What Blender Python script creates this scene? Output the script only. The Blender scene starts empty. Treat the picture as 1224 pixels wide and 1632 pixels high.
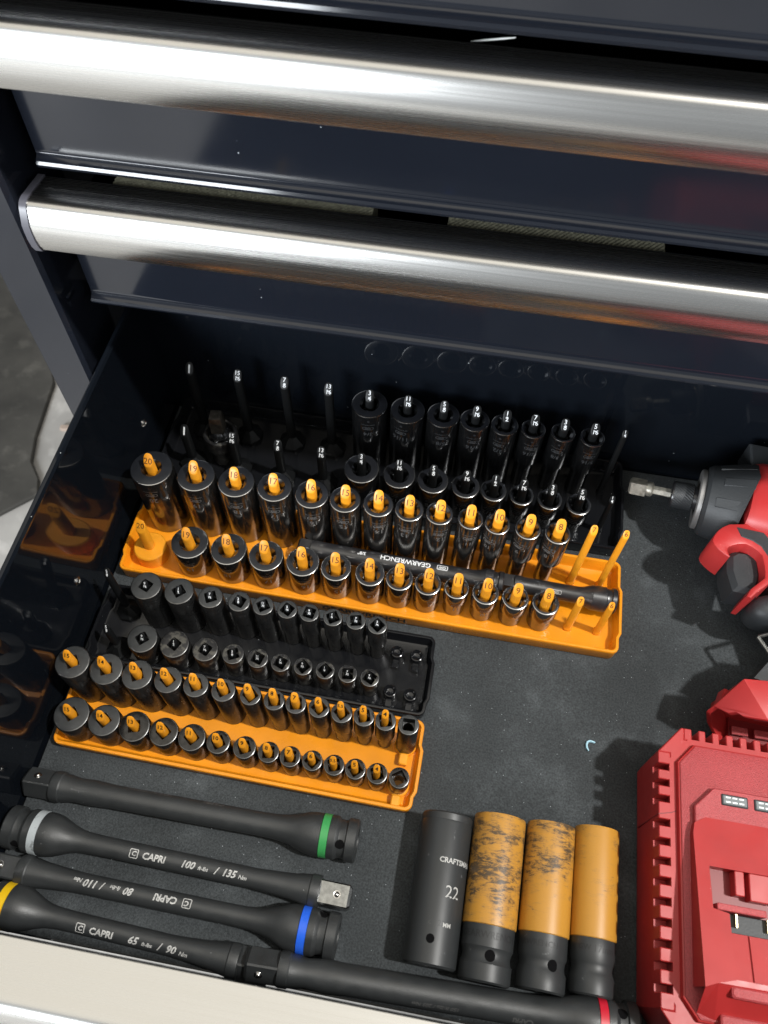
import bpy, bmesh, math, random
from mathutils import Vector, Matrix
R = math.radians
random.seed(7)
scene = bpy.context.scene
COL = scene.collection
MM = 0.001

# ------------------------------------------------------------------ camera
cam_d = bpy.data.cameras.new('camera')
cam = bpy.data.objects.new('camera', cam_d)
COL.objects.link(cam)
cam_d.sensor_fit = 'VERTICAL'
cam_d.sensor_height = 36.0
cam_d.lens = 36.0 * 1264.97 / 1632.0
cam_d.clip_start = 0.01
cam_d.clip_end = 60
def cam_rows(tilt, roll, yaw):
    c, s = math.cos, math.sin
    B = Matrix(((1, 0, 0), (0, -1, 0), (0, 0, -1)))
    T = Matrix(((1, 0, 0), (0, c(tilt), -s(tilt)), (0, s(tilt), c(tilt))))
    Q = Matrix(((c(roll), -s(roll), 0), (s(roll), c(roll), 0), (0, 0, 1)))
    Y = Matrix(((c(yaw), -s(yaw), 0), (s(yaw), c(yaw), 0), (0, 0, 1)))
    return Q @ T @ B @ Y
W = cam_rows(-5.49528392e-01, 2.34813769e-02, -1.49172500e-01)
right, down, fwd = W[0], W[1], W[2]
cam.matrix_world = Matrix(((right[0], -down[0], -fwd[0], 0.0),
                           (right[1], -down[1], -fwd[1], 0.0),
                           (right[2], -down[2], -fwd[2], 0.512),
                           (0, 0, 0, 1)))
cam_d.dof.use_dof = True
cam_d.dof.focus_distance = 0.50
cam_d.dof.aperture_fstop = 13
scene.camera = cam

# ------------------------------------------------------------------ world, lamps, exposure
world = bpy.data.worlds.new('World')
scene.world = world
world.use_nodes = True
bg = world.node_tree.nodes['Background']
bg.inputs[0].default_value = (0.93, 0.97, 1.0, 1)
bg.inputs[1].default_value = 0.38

def lamp(name, typ, loc, target, energy, color=(1, 1, 1), **kw):
    d = bpy.data.lights.new(name, typ)
    d.energy = energy
    d.color = color
    for k, v in kw.items():
        setattr(d, k, v)
    o = bpy.data.objects.new(name, d)
    COL.objects.link(o)
    o.location = Vector(loc) * MM
    dirv = (Vector(target) - Vector(loc)).normalized()
    o.rotation_euler = dirv.to_track_quat('-Z', 'Y').to_euler()
    return o
lamp('key_lamp', 'AREA', (1420, -56, 2600), (0, 180, 0), 88.0, (1.0, 0.985, 0.95), shape='DISK', size=0.13)
lamp('ceiling_lamp', 'AREA', (-250, 250, 1950), (-250, 251, 0), 21.0, (1.0, 0.91, 0.75), shape='RECTANGLE', size=2.6, size_y=2.4)
lamp('floor_fill_lamp', 'AREA', (-1500, -2300, 900), (-750, -1000, -500), 185.0, (0.90, 0.95, 1.0), shape='RECTANGLE', size=1.4, size_y=1.3)  # added fill, no known source: brightens the floor that the panels reflect
lamp('handle_fill_lamp', 'AREA', (1500, -1100, 1100), (150, 330, 250), 6.0, (0.95, 0.98, 1.0), shape='RECTANGLE', size=1.0, size_y=0.8)  # added front-right fill for the handle highlights, no known source
scene.view_settings.view_transform = 'Standard'
scene.view_settings.look = 'None'
scene.view_settings.exposure = 0.0
scene.view_settings.gamma = 1.0
scene.cycles.use_denoising = True
scene.cycles.max_bounces = 8
scene.cycles.blur_glossy = 0.5
scene.cycles.sample_clamp_indirect = 10.0

# ------------------------------------------------------------------ materials
def mat(name, color, rough=0.5, metal=0.0, ior=1.5, coat=0.0, noise=0.0, noise_scale=60, bump=0.0, bump_scale=400,
        rough_var=0.0, fine=0.0, fine_scale=900, smudge=0.0, dust=0.0, dust_scale=260, dust_size=0.10, dust_color=(0.55, 0.58, 0.6), stretch=None, spec=0.5):
    m = bpy.data.materials.new(name)
    m.use_nodes = True
    nt = m.node_tree
    b = nt.nodes['Principled BSDF']
    b.inputs['Base Color'].default_value = (*color, 1)
    b.inputs['Roughness'].default_value = rough
    b.inputs['Metallic'].default_value = metal
    b.inputs['IOR'].default_value = ior
    b.inputs['Specular IOR Level'].default_value = spec
    b.inputs['Coat Weight'].default_value = coat
    b.inputs['Coat Roughness'].default_value = 0.06
    tc = nt.nodes.new('ShaderNodeTexCoord')
    src = tc.outputs['Object']
    if stretch:
        mp = nt.nodes.new('ShaderNodeMapping')
        mp.inputs['Scale'].default_value = stretch
        nt.links.new(src, mp.inputs['Vector'])
        src = mp.outputs['Vector']
    def tex(scale, detail=4):
        n = nt.nodes.new('ShaderNodeTexNoise')
        n.inputs['Scale'].default_value = scale
        n.inputs['Detail'].default_value = detail
        nt.links.new(src, n.inputs['Vector'])
        return n
    csock = None
    if noise:
        n = tex(noise_scale)
        r = nt.nodes.new('ShaderNodeMapRange')
        r.inputs['From Min'].default_value = 0.3
        r.inputs['From Max'].default_value = 0.7
        r.inputs['To Min'].default_value = 1 - noise
        r.inputs['To Max'].default_value = 1 + noise
        nt.links.new(n.outputs['Fac'], r.inputs['Value'])
        mx = nt.nodes.new('ShaderNodeVectorMath')
        mx.operation = 'SCALE'
        mx.inputs[0].default_value = color
        nt.links.new(r.outputs['Result'], mx.inputs['Scale'])
        csock = mx.outputs['Vector']
    if smudge:
        n = tex(34, 5)
        r = nt.nodes.new('ShaderNodeMapRange')
        r.inputs['From Min'].default_value = 0.54
        r.inputs['From Max'].default_value = 0.72
        r.inputs['To Min'].default_value = 1.0
        r.inputs['To Max'].default_value = 1 + smudge
        nt.links.new(n.outputs['Fac'], r.inputs['Value'])
        mx = nt.nodes.new('ShaderNodeVectorMath')
        mx.operation = 'SCALE'
        mx.inputs[0].default_value = color
        if csock:
            nt.links.new(csock, mx.inputs[0])
        nt.links.new(r.outputs['Result'], mx.inputs['Scale'])
        csock = mx.outputs['Vector']
    if fine:
        n = tex(fine_scale, 2)
        r = nt.nodes.new('ShaderNodeMapRange')
        r.inputs['From Min'].default_value = 0.28
        r.inputs['From Max'].default_value = 0.72
        r.inputs['To Min'].default_value = 1 - fine
        r.inputs['To Max'].default_value = 1 + fine
        nt.links.new(n.outputs['Fac'], r.inputs['Value'])
        mx = nt.nodes.new('ShaderNodeVectorMath')
        mx.operation = 'SCALE'
        mx.inputs[0].default_value = color
        if csock:
            nt.links.new(csock, mx.inputs[0])
        nt.links.new(r.outputs['Result'], mx.inputs['Scale'])
        csock = mx.outputs['Vector']
    if rough_var:
        n = tex(noise_scale * 1.7, 6)
        r = nt.nodes.new('ShaderNodeMapRange')
        r.inputs['From Min'].default_value = 0.3
        r.inputs['From Max'].default_value = 0.7
        r.inputs['To Min'].default_value = max(0.02, rough - rough_var)
        r.inputs['To Max'].default_value = rough + rough_var
        nt.links.new(n.outputs['Fac'], r.inputs['Value'])
        nt.links.new(r.outputs['Result'], b.inputs['Roughness'])
    if bump:
        n = tex(bump_scale, 3)
        bp = nt.nodes.new('ShaderNodeBump')
        bp.inputs['Strength'].default_value = bump
        bp.inputs['Distance'].default_value = 0.0006
        nt.links.new(n.outputs['Fac'], bp.inputs['Height'])
        nt.links.new(bp.outputs['Normal'], b.inputs['Normal'])
    if dust:
        v = nt.nodes.new('ShaderNodeTexVoronoi')
        v.inputs['Scale'].default_value = dust_scale
        nt.links.new(tc.outputs['Object'], v.inputs['Vector'])
        lt = nt.nodes.new('ShaderNodeMath')
        lt.operation = 'LESS_THAN'
        lt.inputs[1].default_value = dust_size
        nt.links.new(v.outputs['Distance'], lt.inputs[0])
        sep = nt.nodes.new('ShaderNodeSeparateColor')
        nt.links.new(v.outputs['Color'], sep.inputs['Color'])
        gt = nt.nodes.new('ShaderNodeMath')
        gt.operation = 'GREATER_THAN'
        gt.inputs[1].default_value = 1 - dust
        nt.links.new(sep.outputs['Red'], gt.inputs[0])
        mu = nt.nodes.new('ShaderNodeMath')
        mu.operation = 'MULTIPLY'
        nt.links.new(lt.outputs[0], mu.inputs[0])
        nt.links.new(gt.outputs[0], mu.inputs[1])
        mxc = nt.nodes.new('ShaderNodeMix')
        mxc.data_type = 'RGBA'
        nt.links.new(mu.outputs[0], mxc.inputs[0])
        mxc.inputs[6].default_value = (*color, 1)
        if csock:
            nt.links.new(csock, mxc.inputs[6])
        mxc.inputs[7].default_value = (*dust_color, 1)
        csock = mxc.outputs[2]
    if csock:
        nt.links.new(csock, b.inputs['Base Color'])
    return m

def worn_yellow(name, lo, hi, seed):
    """yellow plastic sleeve with dark grime rubbed along the circumference; lo/hi set how much shows along the length"""
    m = bpy.data.materials.new(name)
    m.use_nodes = True
    nt = m.node_tree
    b = nt.nodes['Principled BSDF']
    b.inputs['Roughness'].default_value = 0.42
    tc = nt.nodes.new('ShaderNodeTexCoord')
    mp = nt.nodes.new('ShaderNodeMapping')
    mp.inputs['Scale'].default_value = (130, 420, 130)
    mp.inputs['Location'].default_value = (seed, seed * 2.3, 0)
    mp.inputs['Rotation'].default_value = (0, 0, 0.3)
    nt.links.new(tc.outputs['Object'], mp.inputs['Vector'])
    n1 = nt.nodes.new('ShaderNodeTexNoise')
    n1.inputs['Scale'].default_value = 1.0
    n1.inputs['Detail'].default_value = 12
    n1.inputs['Roughness'].default_value = 0.82
    n1.inputs['Distortion'].default_value = 0.35
    nt.links.new(mp.outputs['Vector'], n1.inputs['Vector'])
    sx = nt.nodes.new('ShaderNodeSeparateXYZ')
    nt.links.new(tc.outputs['Object'], sx.inputs['Vector'])
    g = nt.nodes.new('ShaderNodeMapRange')          # along the sleeve (local y, metres)
    g.inputs['From Min'].default_value = lo
    g.inputs['From Max'].default_value = hi
    g.inputs['To Min'].default_value = -0.16
    g.inputs['To Max'].default_value = 0.03
    nt.links.new(sx.outputs['Y'], g.inputs['Value'])
    n2 = nt.nodes.new('ShaderNodeTexNoise')
    n2.inputs['Scale'].default_value = 75
    n2.inputs['Detail'].default_value = 3
    of = nt.nodes.new('ShaderNodeVectorMath')
    of.inputs[1].default_value = (seed, 0, seed)
    nt.links.new(tc.outputs['Object'], of.inputs[0])
    nt.links.new(of.outputs['Vector'], n2.inputs['Vector'])
    sc2 = nt.nodes.new('ShaderNodeMath')
    sc2.operation = 'MULTIPLY_ADD'
    sc2.inputs[1].default_value = 0.40
    sc2.inputs[2].default_value = -0.205
    nt.links.new(n2.outputs['Fac'], sc2.inputs[0])
    a0 = nt.nodes.new('ShaderNodeMath')
    nt.links.new(n1.outputs['Fac'], a0.inputs[0])
    nt.links.new(sc2.outputs[0], a0.inputs[1])
    ad = nt.nodes.new('ShaderNodeMath')
    nt.links.new(a0.outputs[0], ad.inputs[0])
    nt.links.new(g.outputs['Result'], ad.inputs[1])
    cr = nt.nodes.new('ShaderNodeValToRGB')
    e = cr.color_ramp.elements
    e[0].position = 0.43
    e[0].color = (0.49, 0.235, 0.030, 1)
    e[1].position = 0.59
    e[1].color = (0.085, 0.056, 0.030, 1)
    k = cr.color_ramp.elements.new(0.515)
    k.color = (0.40, 0.20, 0.040, 1)
    nt.links.new(ad.outputs[0], cr.inputs['Fac'])
    nt.links.new(cr.outputs['Color'], b.inputs['Base Color'])
    bp = nt.nodes.new('ShaderNodeBump')
    bp.inputs['Strength'].default_value = 0.35
    bp.inputs['Distance'].default_value = 0.0003
    nt.links.new(n1.outputs['Fac'], bp.inputs['Height'])
    nt.links.new(bp.outputs['Normal'], b.inputs['Normal'])
    return m

def brushed(name, color, rough):
    m = mat(name, color, rough, 1.0)
    nt = m.node_tree
    b = nt.nodes['Principled BSDF']
    tc = nt.nodes.new('ShaderNodeTexCoord')
    mp = nt.nodes.new('ShaderNodeMapping')
    mp.inputs['Scale'].default_value = (4, 1500, 1500)
    nt.links.new(tc.outputs['Object'], mp.inputs['Vector'])
    n = nt.nodes.new('ShaderNodeTexNoise')
    n.inputs['Scale'].default_value = 1.0
    n.inputs['Detail'].default_value = 3
    nt.links.new(mp.outputs['Vector'], n.inputs['Vector'])
    r = nt.nodes.new('ShaderNodeMapRange')
    r.inputs['To Min'].default_value = rough - 0.07
    r.inputs['To Max'].default_value = rough + 0.07
    nt.links.new(n.outputs['Fac'], r.inputs['Value'])
    nt.links.new(r.outputs['Result'], b.inputs['Roughness'])
    bp = nt.nodes.new('ShaderNodeBump')
    bp.inputs['Strength'].default_value = 0.10
    bp.inputs['Distance'].default_value = 0.0002
    nt.links.new(n.outputs['Fac'], bp.inputs['Height'])
    nt.links.new(bp.outputs['Normal'], b.inputs['Normal'])
    return m

def worn_matte(name, color, worn, rough, amount):
    m = mat(name, color, rough, 0.0, noise_scale=300)
    nt = m.node_tree
    b = nt.nodes['Principled BSDF']
    tc = nt.nodes.new('ShaderNodeTexCoord')
    n = nt.nodes.new('ShaderNodeTexNoise')
    n.inputs['Scale'].default_value = 190
    n.inputs['Detail'].default_value = 7
    n.inputs['Roughness'].default_value = 0.65
    oi = nt.nodes.new('ShaderNodeObjectInfo')
    ad = nt.nodes.new('ShaderNodeVectorMath')
    nt.links.new(tc.outputs['Object'], ad.inputs[0])
    nt.links.new(oi.outputs['Random'], ad.inputs[1])
    nt.links.new(ad.outputs['Vector'], n.inputs['Vector'])
    cr = nt.nodes.new('ShaderNodeValToRGB')
    e = cr.color_ramp.elements
    e[0].position = 0.62 - amount
    e[0].color = (*color, 1)
    e[1].position = 0.68 - amount
    e[1].color = (*worn, 1)
    nt.links.new(n.outputs['Fac'], cr.inputs['Fac'])
    nt.links.new(cr.outputs['Color'], b.inputs['Base Color'])
    bp = nt.nodes.new('ShaderNodeBump')
    bp.inputs['Strength'].default_value = 0.25
    bp.inputs['Distance'].default_value = 0.0002
    nt.links.new(n.outputs['Fac'], bp.inputs['Height'])
    nt.links.new(bp.outputs['Normal'], b.inputs['Normal'])
    return m

M = {}
M['navy'] = mat('navy_paint', (0.0095, 0.0115, 0.0170), 0.11, 0.0, ior=1.50, noise=0.10, noise_scale=9, rough_var=0.03, dust=0.08, dust_scale=140, dust_size=0.05)
M['gloss_black'] = mat('gloss_black_paint', (0.0052, 0.0068, 0.0098), 0.055, 0.0, ior=1.31, rough_var=0.02, noise_scale=20, dust=0.12, dust_scale=160, dust_size=0.05)
M['steel'] = brushed('brushed_steel', (0.52, 0.515, 0.50), 0.27)
M['end_cap'] = mat('end_cap_plastic', (0.07, 0.07, 0.085), 0.35)
M['foam'] = mat('foam_liner', (0.047, 0.0525, 0.056), 0.93, noise=0.22, noise_scale=17, smudge=0.38, fine=0.34, fine_scale=900, bump=1.0, bump_scale=1100, dust=0.12, dust_scale=430, dust_size=0.11, dust_color=(0.36, 0.39, 0.42), spec=0.25)
M['orange'] = mat('orange_plastic', (0.80, 0.285, 0.010), 0.30, noise=0.09, noise_scale=45, rough_var=0.09, dust=0.05, dust_scale=240, dust_size=0.06, dust_color=(0.25, 0.12, 0.02))
M['pin_orange'] = mat('pin_orange_plastic', (0.80, 0.315, 0.016), 0.36, noise=0.08, noise_scale=160)
M['pin_black'] = mat('pin_black_plastic', (0.006, 0.0065, 0.007), 0.42, spec=0.2)
M['black_plastic'] = mat('black_plastic', (0.007, 0.0075, 0.009), 0.17, noise_scale=60, rough_var=0.05, dust=0.12, dust_scale=230, dust_size=0.06)
M['chrome_black'] = mat('black_chrome', (0.215, 0.208, 0.20), 0.17, 0.97, noise=0.25, noise_scale=120, rough_var=0.05)
M['chrome_dark'] = mat('dark_black_chrome', (0.080, 0.083, 0.088), 0.18, 0.95, noise=0.2, noise_scale=120, rough_var=0.05)
M['face_chrome'] = mat('drive_face', (0.011, 0.0125, 0.016), 0.38, ior=1.5, noise=0.2, noise_scale=200)
M['edge_glint_chrome'] = mat('rim_glint_chrome', (0.42, 0.42, 0.42), 0.22, 1.0)  # brighter bevel metal stands in for the highlight along the socket rims
M['edge_glint_matte'] = mat('rim_glint_matte', (0.15, 0.15, 0.15), 0.32, 1.0, noise=0.3, noise_scale=300)  # same rim highlight, dimmer, put into the bevel colour of matte sockets
EDGE = {'chrome_black': 'edge_glint_chrome', 'chrome_dark': 'edge_glint_chrome'}
M['face_dark'] = mat('dark_drive_face', (0.009, 0.010, 0.013), 0.36, ior=1.5, noise=0.2, noise_scale=200)
M['face_matte'] = mat('matte_drive_face', (0.027, 0.029, 0.030), 0.46, noise=0.25, noise_scale=220, dust=0.05, dust_scale=420, dust_size=0.1)
FACE = {'chrome_black': 'face_chrome', 'chrome_dark': 'face_dark', 'matte_black': 'face_matte'}
M['matte_black'] = mat('matte_phosphate', (0.062, 0.063, 0.064), 0.34, 0.85, noise=0.2, noise_scale=260, rough_var=0.10)
M['satin_black'] = mat('satin_oil_black', (0.042, 0.041, 0.040), 0.24, 0.85, noise=0.25, noise_scale=260, rough_var=0.10)
M['worn_black'] = worn_matte('worn_black', (0.013, 0.013, 0.014), (0.070, 0.067, 0.058), 0.34, 0.09)
M['bar_black'] = mat('bar_phosphate', (0.026, 0.0285, 0.030), 0.45, noise=0.12, noise_scale=90, rough_var=0.08, bump=0.15, bump_scale=1500, ior=1.6, dust=0.03, dust_scale=300, dust_size=0.07, dust_color=(0.25, 0.26, 0.27))
M['scuffed'] = worn_matte('scuffed_phosphate', (0.026, 0.0285, 0.030), (0.10, 0.105, 0.11), 0.45, -0.035)
M['ext_black'] = mat('extension_black', (0.018, 0.018, 0.020), 0.30, noise=0.2, noise_scale=150, ior=1.7)
M['bright_steel'] = mat('bright_steel', (0.27, 0.275, 0.27), 0.27, 1.0, noise=0.25, noise_scale=300)
M['grime_steel'] = mat('grimy_steel', (0.40, 0.385, 0.335), 0.40, 0.55, noise=0.4, noise_scale=260)
M['white_ink'] = mat('white_ink', (0.80, 0.82, 0.84), 0.6)
M['grey_ink'] = mat('grey_ink', (0.42, 0.42, 0.41), 0.55)
M['bar_ink'] = mat('bar_ink', (0.46, 0.46, 0.45), 0.55, fine=0.35, fine_scale=600)
M['faint_ink'] = mat('faint_etch', (0.085, 0.085, 0.085), 0.6)
M['etch'] = mat('etched_metal', (0.14, 0.135, 0.13), 0.5)
M['etch_dark'] = mat('etched_dark_metal', (0.040, 0.042, 0.045), 0.55)
M['emboss'] = mat('embossed_black', (0.016, 0.017, 0.018), 0.5)
M['brown_ink'] = mat('brown_ink', (0.085, 0.022, 0.006), 0.6)
M['black_ink'] = mat('black_ink', (0.012, 0.011, 0.010), 0.5)
M['band_green'] = mat('green_band', (0.045, 0.30, 0.085), 0.38)
M['band_grey'] = worn_matte('grey_band', (0.42, 0.46, 0.48), (0.22, 0.24, 0.25), 0.4, 0.04)
M['band_blue'] = mat('blue_band', (0.02, 0.12, 0.72), 0.35)
M['band_yellow'] = mat('yellow_band', (0.80, 0.50, 0.01), 0.38)
M['band_red'] = mat('red_band', (0.55, 0.015, 0.035), 0.38)
M['red'] = mat('red_plastic', (0.42, 0.028, 0.028), 0.42, noise=0.07, noise_scale=50, rough_var=0.06, dust=0.05, dust_scale=260, dust_size=0.05)
M['red_grain'] = mat('grained_red_plastic', (0.42, 0.058, 0.064), 0.46, bump=0.6, bump_scale=1900, fine=0.16, fine_scale=1500, noise=0.06, noise_scale=40)  # pinker base colour stands in for the specular haze on the grain
M['deep_red'] = mat('deep_red_plastic', (0.20, 0.012, 0.014), 0.38)
M['rubber'] = mat('dark_rubber', (0.024, 0.027, 0.030), 0.52, noise=0.12, noise_scale=60, bump=0.2, bump_scale=900)
M['grey_metal'] = mat('grey_metal_ring', (0.28, 0.275, 0.27), 0.42, 0.6, noise=0.1)
M['bronze'] = mat('bronze_steel', (0.42, 0.36, 0.26), 0.24, 1.0)
M['grime_dark'] = mat('dark_grimy_steel', (0.12, 0.11, 0.095), 0.28, 0.9, noise=0.4, noise_scale=260)
M['rivet_steel'] = mat('rivet_steel', (0.55, 0.54, 0.52), 0.25, 1.0)
M['brass'] = mat('brass_contact', (0.75, 0.62, 0.38), 0.3, 1.0)
M['window'] = mat('led_window', (0.20, 0.22, 0.23), 0.10, ior=1.6)
M['reflector'] = mat('led_reflector', (0.75, 0.78, 0.8), 0.25, 0.8)
M['mesh_liner'] = mat('mesh_liner', (0.13, 0.125, 0.085), 0.9, noise=0.35, noise_scale=420, bump=1.0, bump_scale=700)
M['concrete'] = mat('concrete', (0.33, 0.315, 0.295), 0.75, noise=0.38, noise_scale=5.5, smudge=0.35, bump=0.6, bump_scale=50)
M['mat_dark'] = mat('dark_floor_mat', (0.047, 0.044, 0.038), 0.8, noise=0.5, noise_scale=9, smudge=0.8, bump=0.8, bump_scale=30)
M['dark_inside'] = mat('dark_inside', (0.010, 0.011, 0.013), 0.6)
M['hole_shade'] = mat('hole_shade', (0.0035, 0.0035, 0.004), 0.9, spec=0.1)  # shade inside a hole, put into the colour
M['blue_scrap'] = mat('blue_scrap', (0.36, 0.60, 0.72), 0.5)
M['white_glint'] = mat('white_glint', (0.78, 0.80, 0.78), 0.35)  # colour of the glint in the gap above the top handle
for i, (lo, hi) in enumerate(((-0.040, 0.004), (-0.012, 0.022), (-0.02, 0.17))):
    M['yellow%d' % i] = worn_yellow('worn_yellow_sleeve', lo, hi, 1.7 + i * 3.1)

# ------------------------------------------------------------------ mesh helpers (all in millimetres)
class MB:
    def __init__(s):
        s.v, s.f = [], []
    def add(s, vs, fs):
        n = len(s.v)
        s.v += [tuple(v) for v in vs]
        s.f += [tuple(i + n for i in f) for f in fs]
        return s
    def box(s, x0, x1, y0, y1, z0, z1, c=0.0):
        if c:
            ring = lambda z, d: [(x0 + c + d, y0 + d, z), (x1 - c - d, y0 + d, z), (x1 - d, y0 + c + d, z), (x1 - d, y1 - c - d, z),
                                 (x1 - c - d, y1 - d, z), (x0 + c + d, y1 - d, z), (x0 + d, y1 - c - d, z), (x0 + d, y0 + c + d, z)]
            return s.loft([ring(z0, 0), ring(z1 - c, 0), ring(z1, c)])
        v = [(x, y, z) for z in (z0, z1) for y in (y0, y1) for x in (x0, x1)]
        return s.add(v, [(0, 2, 3, 1), (4, 5, 7, 6), (0, 1, 5, 4), (2, 6, 7, 3), (0, 4, 6, 2), (1, 3, 7, 5)])
    def loft(s, rings, cap0=True, cap1=True, closed=True):
        n = len(rings[0])
        vs = [p for r in rings for p in r]
        fs = []
        for k in range(len(rings) - 1):
            for i in range(n if closed else n - 1):
                j = (i + 1) % n
                fs.append((k * n + i, k * n + j, (k + 1) * n + j, (k + 1) * n + i))
        if cap0:
            fs.append(tuple(reversed(range(n))))
        if cap1:
            fs.append(tuple(range((len(rings) - 1) * n, len(rings) * n)))
        return s.add(vs, fs)
    def lathe(s, prof, n=32, mtx=None, cap0=True, cap1=True, rot=0.0):
        """prof: (radius, height) pairs along +z"""
        rings = []
        for r, z in prof:
            ring = [Vector((r * math.cos(rot + 2 * math.pi * i / n), r * math.sin(rot + 2 * math.pi * i / n), z)) for i in range(n)]
            if mtx:
                ring = [mtx @ p for p in ring]
            rings.append(ring)
        return s.loft(rings, cap0, cap1)
    def prism(s, poly, z0, z1, bev=0.0):
        """poly counter-clockwise (x, y); vertical extrusion, small chamfer at the top"""
        if bev:
            return s.loft([[(x, y, z0) for x, y in poly], [(x, y, z1 - bev) for x, y in poly], [(x, y, z1) for x, y in inset(poly, bev)]])
        return s.loft([[(x, y, z0) for x, y in poly], [(x, y, z1) for x, y in poly]])
    def build(s, name, m, parent=None, loc=None, smooth=True, angle=32):
        me = bpy.data.meshes.new(name)
        me.from_pydata([(a * MM, b * MM, c * MM) for a, b, c in s.v], [], s.f)
        bm = bmesh.new()
        bm.from_mesh(me)
        bmesh.ops.recalc_face_normals(bm, faces=bm.faces)
        bm.to_mesh(me)
        bm.free()
        return link_mesh(name, me, m, parent, loc, smooth, angle)
def link_mesh(name, me, m, parent=None, loc=None, smooth=True, angle=32):
    me.materials.append(M[m] if isinstance(m, str) else m)
    if smooth:
        me.polygons.foreach_set('use_smooth', [True] * len(me.polygons))
        me.set_sharp_from_angle(angle=R(angle))
    o = bpy.data.objects.new(name, me)
    COL.objects.link(o)
    if parent is not None:
        o.parent = parent
    if loc is not None:
        o.location = Vector(loc) * MM
    return o
def inset(poly, d):
    n = len(poly)
    out = []
    for i in range(n):
        p0, p1, p2 = Vector(poly[i - 1]), Vector(poly[i]), Vector(poly[(i + 1) % n])
        e1, e2 = (p1 - p0), (p2 - p1)
        if e1.length < 1e-9 or e2.length < 1e-9:
            out.append(tuple(p1))
            continue
        e1.normalize(); e2.normalize()
        n1, n2 = Vector((-e1.y, e1.x)), Vector((-e2.y, e2.x))
        b = n1 + n2
        k = max(0.35, 1 + n1.dot(n2))
        out.append((p1.x + b.x * d / k, p1.y + b.y * d / k))
    return out
def empty(name, loc, rz=0.0):
    o = bpy.data.objects.new(name, None)
    COL.objects.link(o)
    o.empty_display_size = 0.02
    o.location = Vector(loc) * MM
    o.rotation_euler = (0, 0, rz)
    return o
def tag(o, label=None, cat=None, group=None, kind=None):
    if label: o['label'] = label
    if cat: o['category'] = cat
    if group: o['group'] = group
    if kind: o['kind'] = kind
    return o
def axis_matrix(p0, p1):
    """maps local z onto p0->p1"""
    d = (Vector(p1) - Vector(p0)).normalized()
    q = d.to_track_quat('Z', 'Y')
    return Matrix.Translation(Vector(p0)) @ q.to_matrix().to_4x4()

# flat lettering: text -> 2-D triangles
_tc = {}
def text2d(s, size, bold=0.0, shear=0.0, res=2, align='CENTER', cell=0.0):
    key = (s, size, bold, shear, res, align, cell)
    if key in _tc:
        return _tc[key]
    c = bpy.data.curves.new('lettering', 'FONT')
    c.body = s
    c.size = size
    c.align_x = align
    c.align_y = 'CENTER'
    c.offset = bold * size
    c.shear = shear
    c.resolution_u = res
    c.fill_mode = 'FRONT'
    o = bpy.data.objects.new('lettering', c)
    COL.objects.link(o)
    dg = bpy.context.evaluated_depsgraph_get()
    me = bpy.data.meshes.new_from_object(o.evaluated_get(dg))
    if cell:
        bm = bmesh.new()
        bm.from_mesh(me)
        ys = [v.co.y for v in bm.verts]
        y = min(ys) + cell
        while y < max(ys):            # slice into narrow strips so that the letters can bend round a bar
            bmesh.ops.bisect_plane(bm, geom=bm.verts[:] + bm.edges[:] + bm.faces[:], plane_co=(0, y, 0), plane_no=(0, 1, 0))
            y += cell
        bm.to_mesh(me)
        bm.free()
    vs = [(v.co.x, v.co.y) for v in me.vertices]
    fs = [tuple(p.vertices) for p in me.polygons]
    bpy.data.objects.remove(o)
    bpy.data.curves.remove(c)
    bpy.data.meshes.remove(me)
    _tc[key] = (vs, fs)
    return vs, fs
def put_text(mb, items, fn, cell=0.0):
    """items: (string, size, x, y, bold, shear) in mm; fn maps (x, y) to a point"""
    for it in items:
        s, size, x, y = it[:4]
        bold = it[4] if len(it) > 4 else 0.0
        shear = it[5] if len(it) > 5 else 0.0
        vs, fs = text2d(s, size, bold, shear, cell=cell)
        mb.add([fn(a + x, b + y) for a, b in vs], fs)
    return mb
def put_frame(mb, x0, x1, y0, y1, w, fn, rnd=0.0, shear=0.0):
    """a hollow rounded frame drawn as a flat strip"""
    def ring(d):
        pts = []
        r = max(rnd - d, 0.05)
        for cx, cy, a0 in ((x1 - d - r, y0 + d + r, -90), (x1 - d - r, y1 - d - r, 0), (x0 + d + r, y1 - d - r, 90), (x0 + d + r, y0 + d + r, 180)):
            for k in range(5):
                a = R(a0 + 22.5 * k)
                pts.append((cx + r * math.cos(a) + shear * (cy + r * math.sin(a)), cy + r * math.sin(a)))
        out = []
        for i, p in enumerate(pts):
            q = pts[(i + 1) % len(pts)]
            k = 5 if i % 5 == 4 else 1
            out += [(p[0] + (q[0] - p[0]) * t / k, p[1] + (q[1] - p[1]) * t / k) for t in range(k)]
        return out
    a, b = ring(0), ring(w)
    mb.loft([[fn(*p) for p in a], [fn(*p) for p in b]], False, False)
    return mb

# ------------------------------------------------------------------ floor and cabinet
FLOOR_Z = -500
m = MB()
m.add([(-6000, -6000, FLOOR_Z), (6000, -6000, FLOOR_Z), (6000, 6000, FLOOR_Z), (-6000, 6000, FLOOR_Z)], [(0, 1, 2, 3)])
tag(m.build('floor', 'concrete', smooth=False), kind='structure')
m = MB()
pm = [(-2000, 520), (-668, 486), (-655, 500), (-607, 549), (-616, 575), (-640, 604), (-652, 650), (-666, 760), (-700, 820), (-850, 1500), (-2000, 1600)]
m.prism(pm, FLOOR_Z, FLOOR_Z + 7, 2)
tag(m.build('floor_mat', 'mat_dark'), 'dark rumpled floor mat on the concrete left of the cabinet', 'mat')

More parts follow.
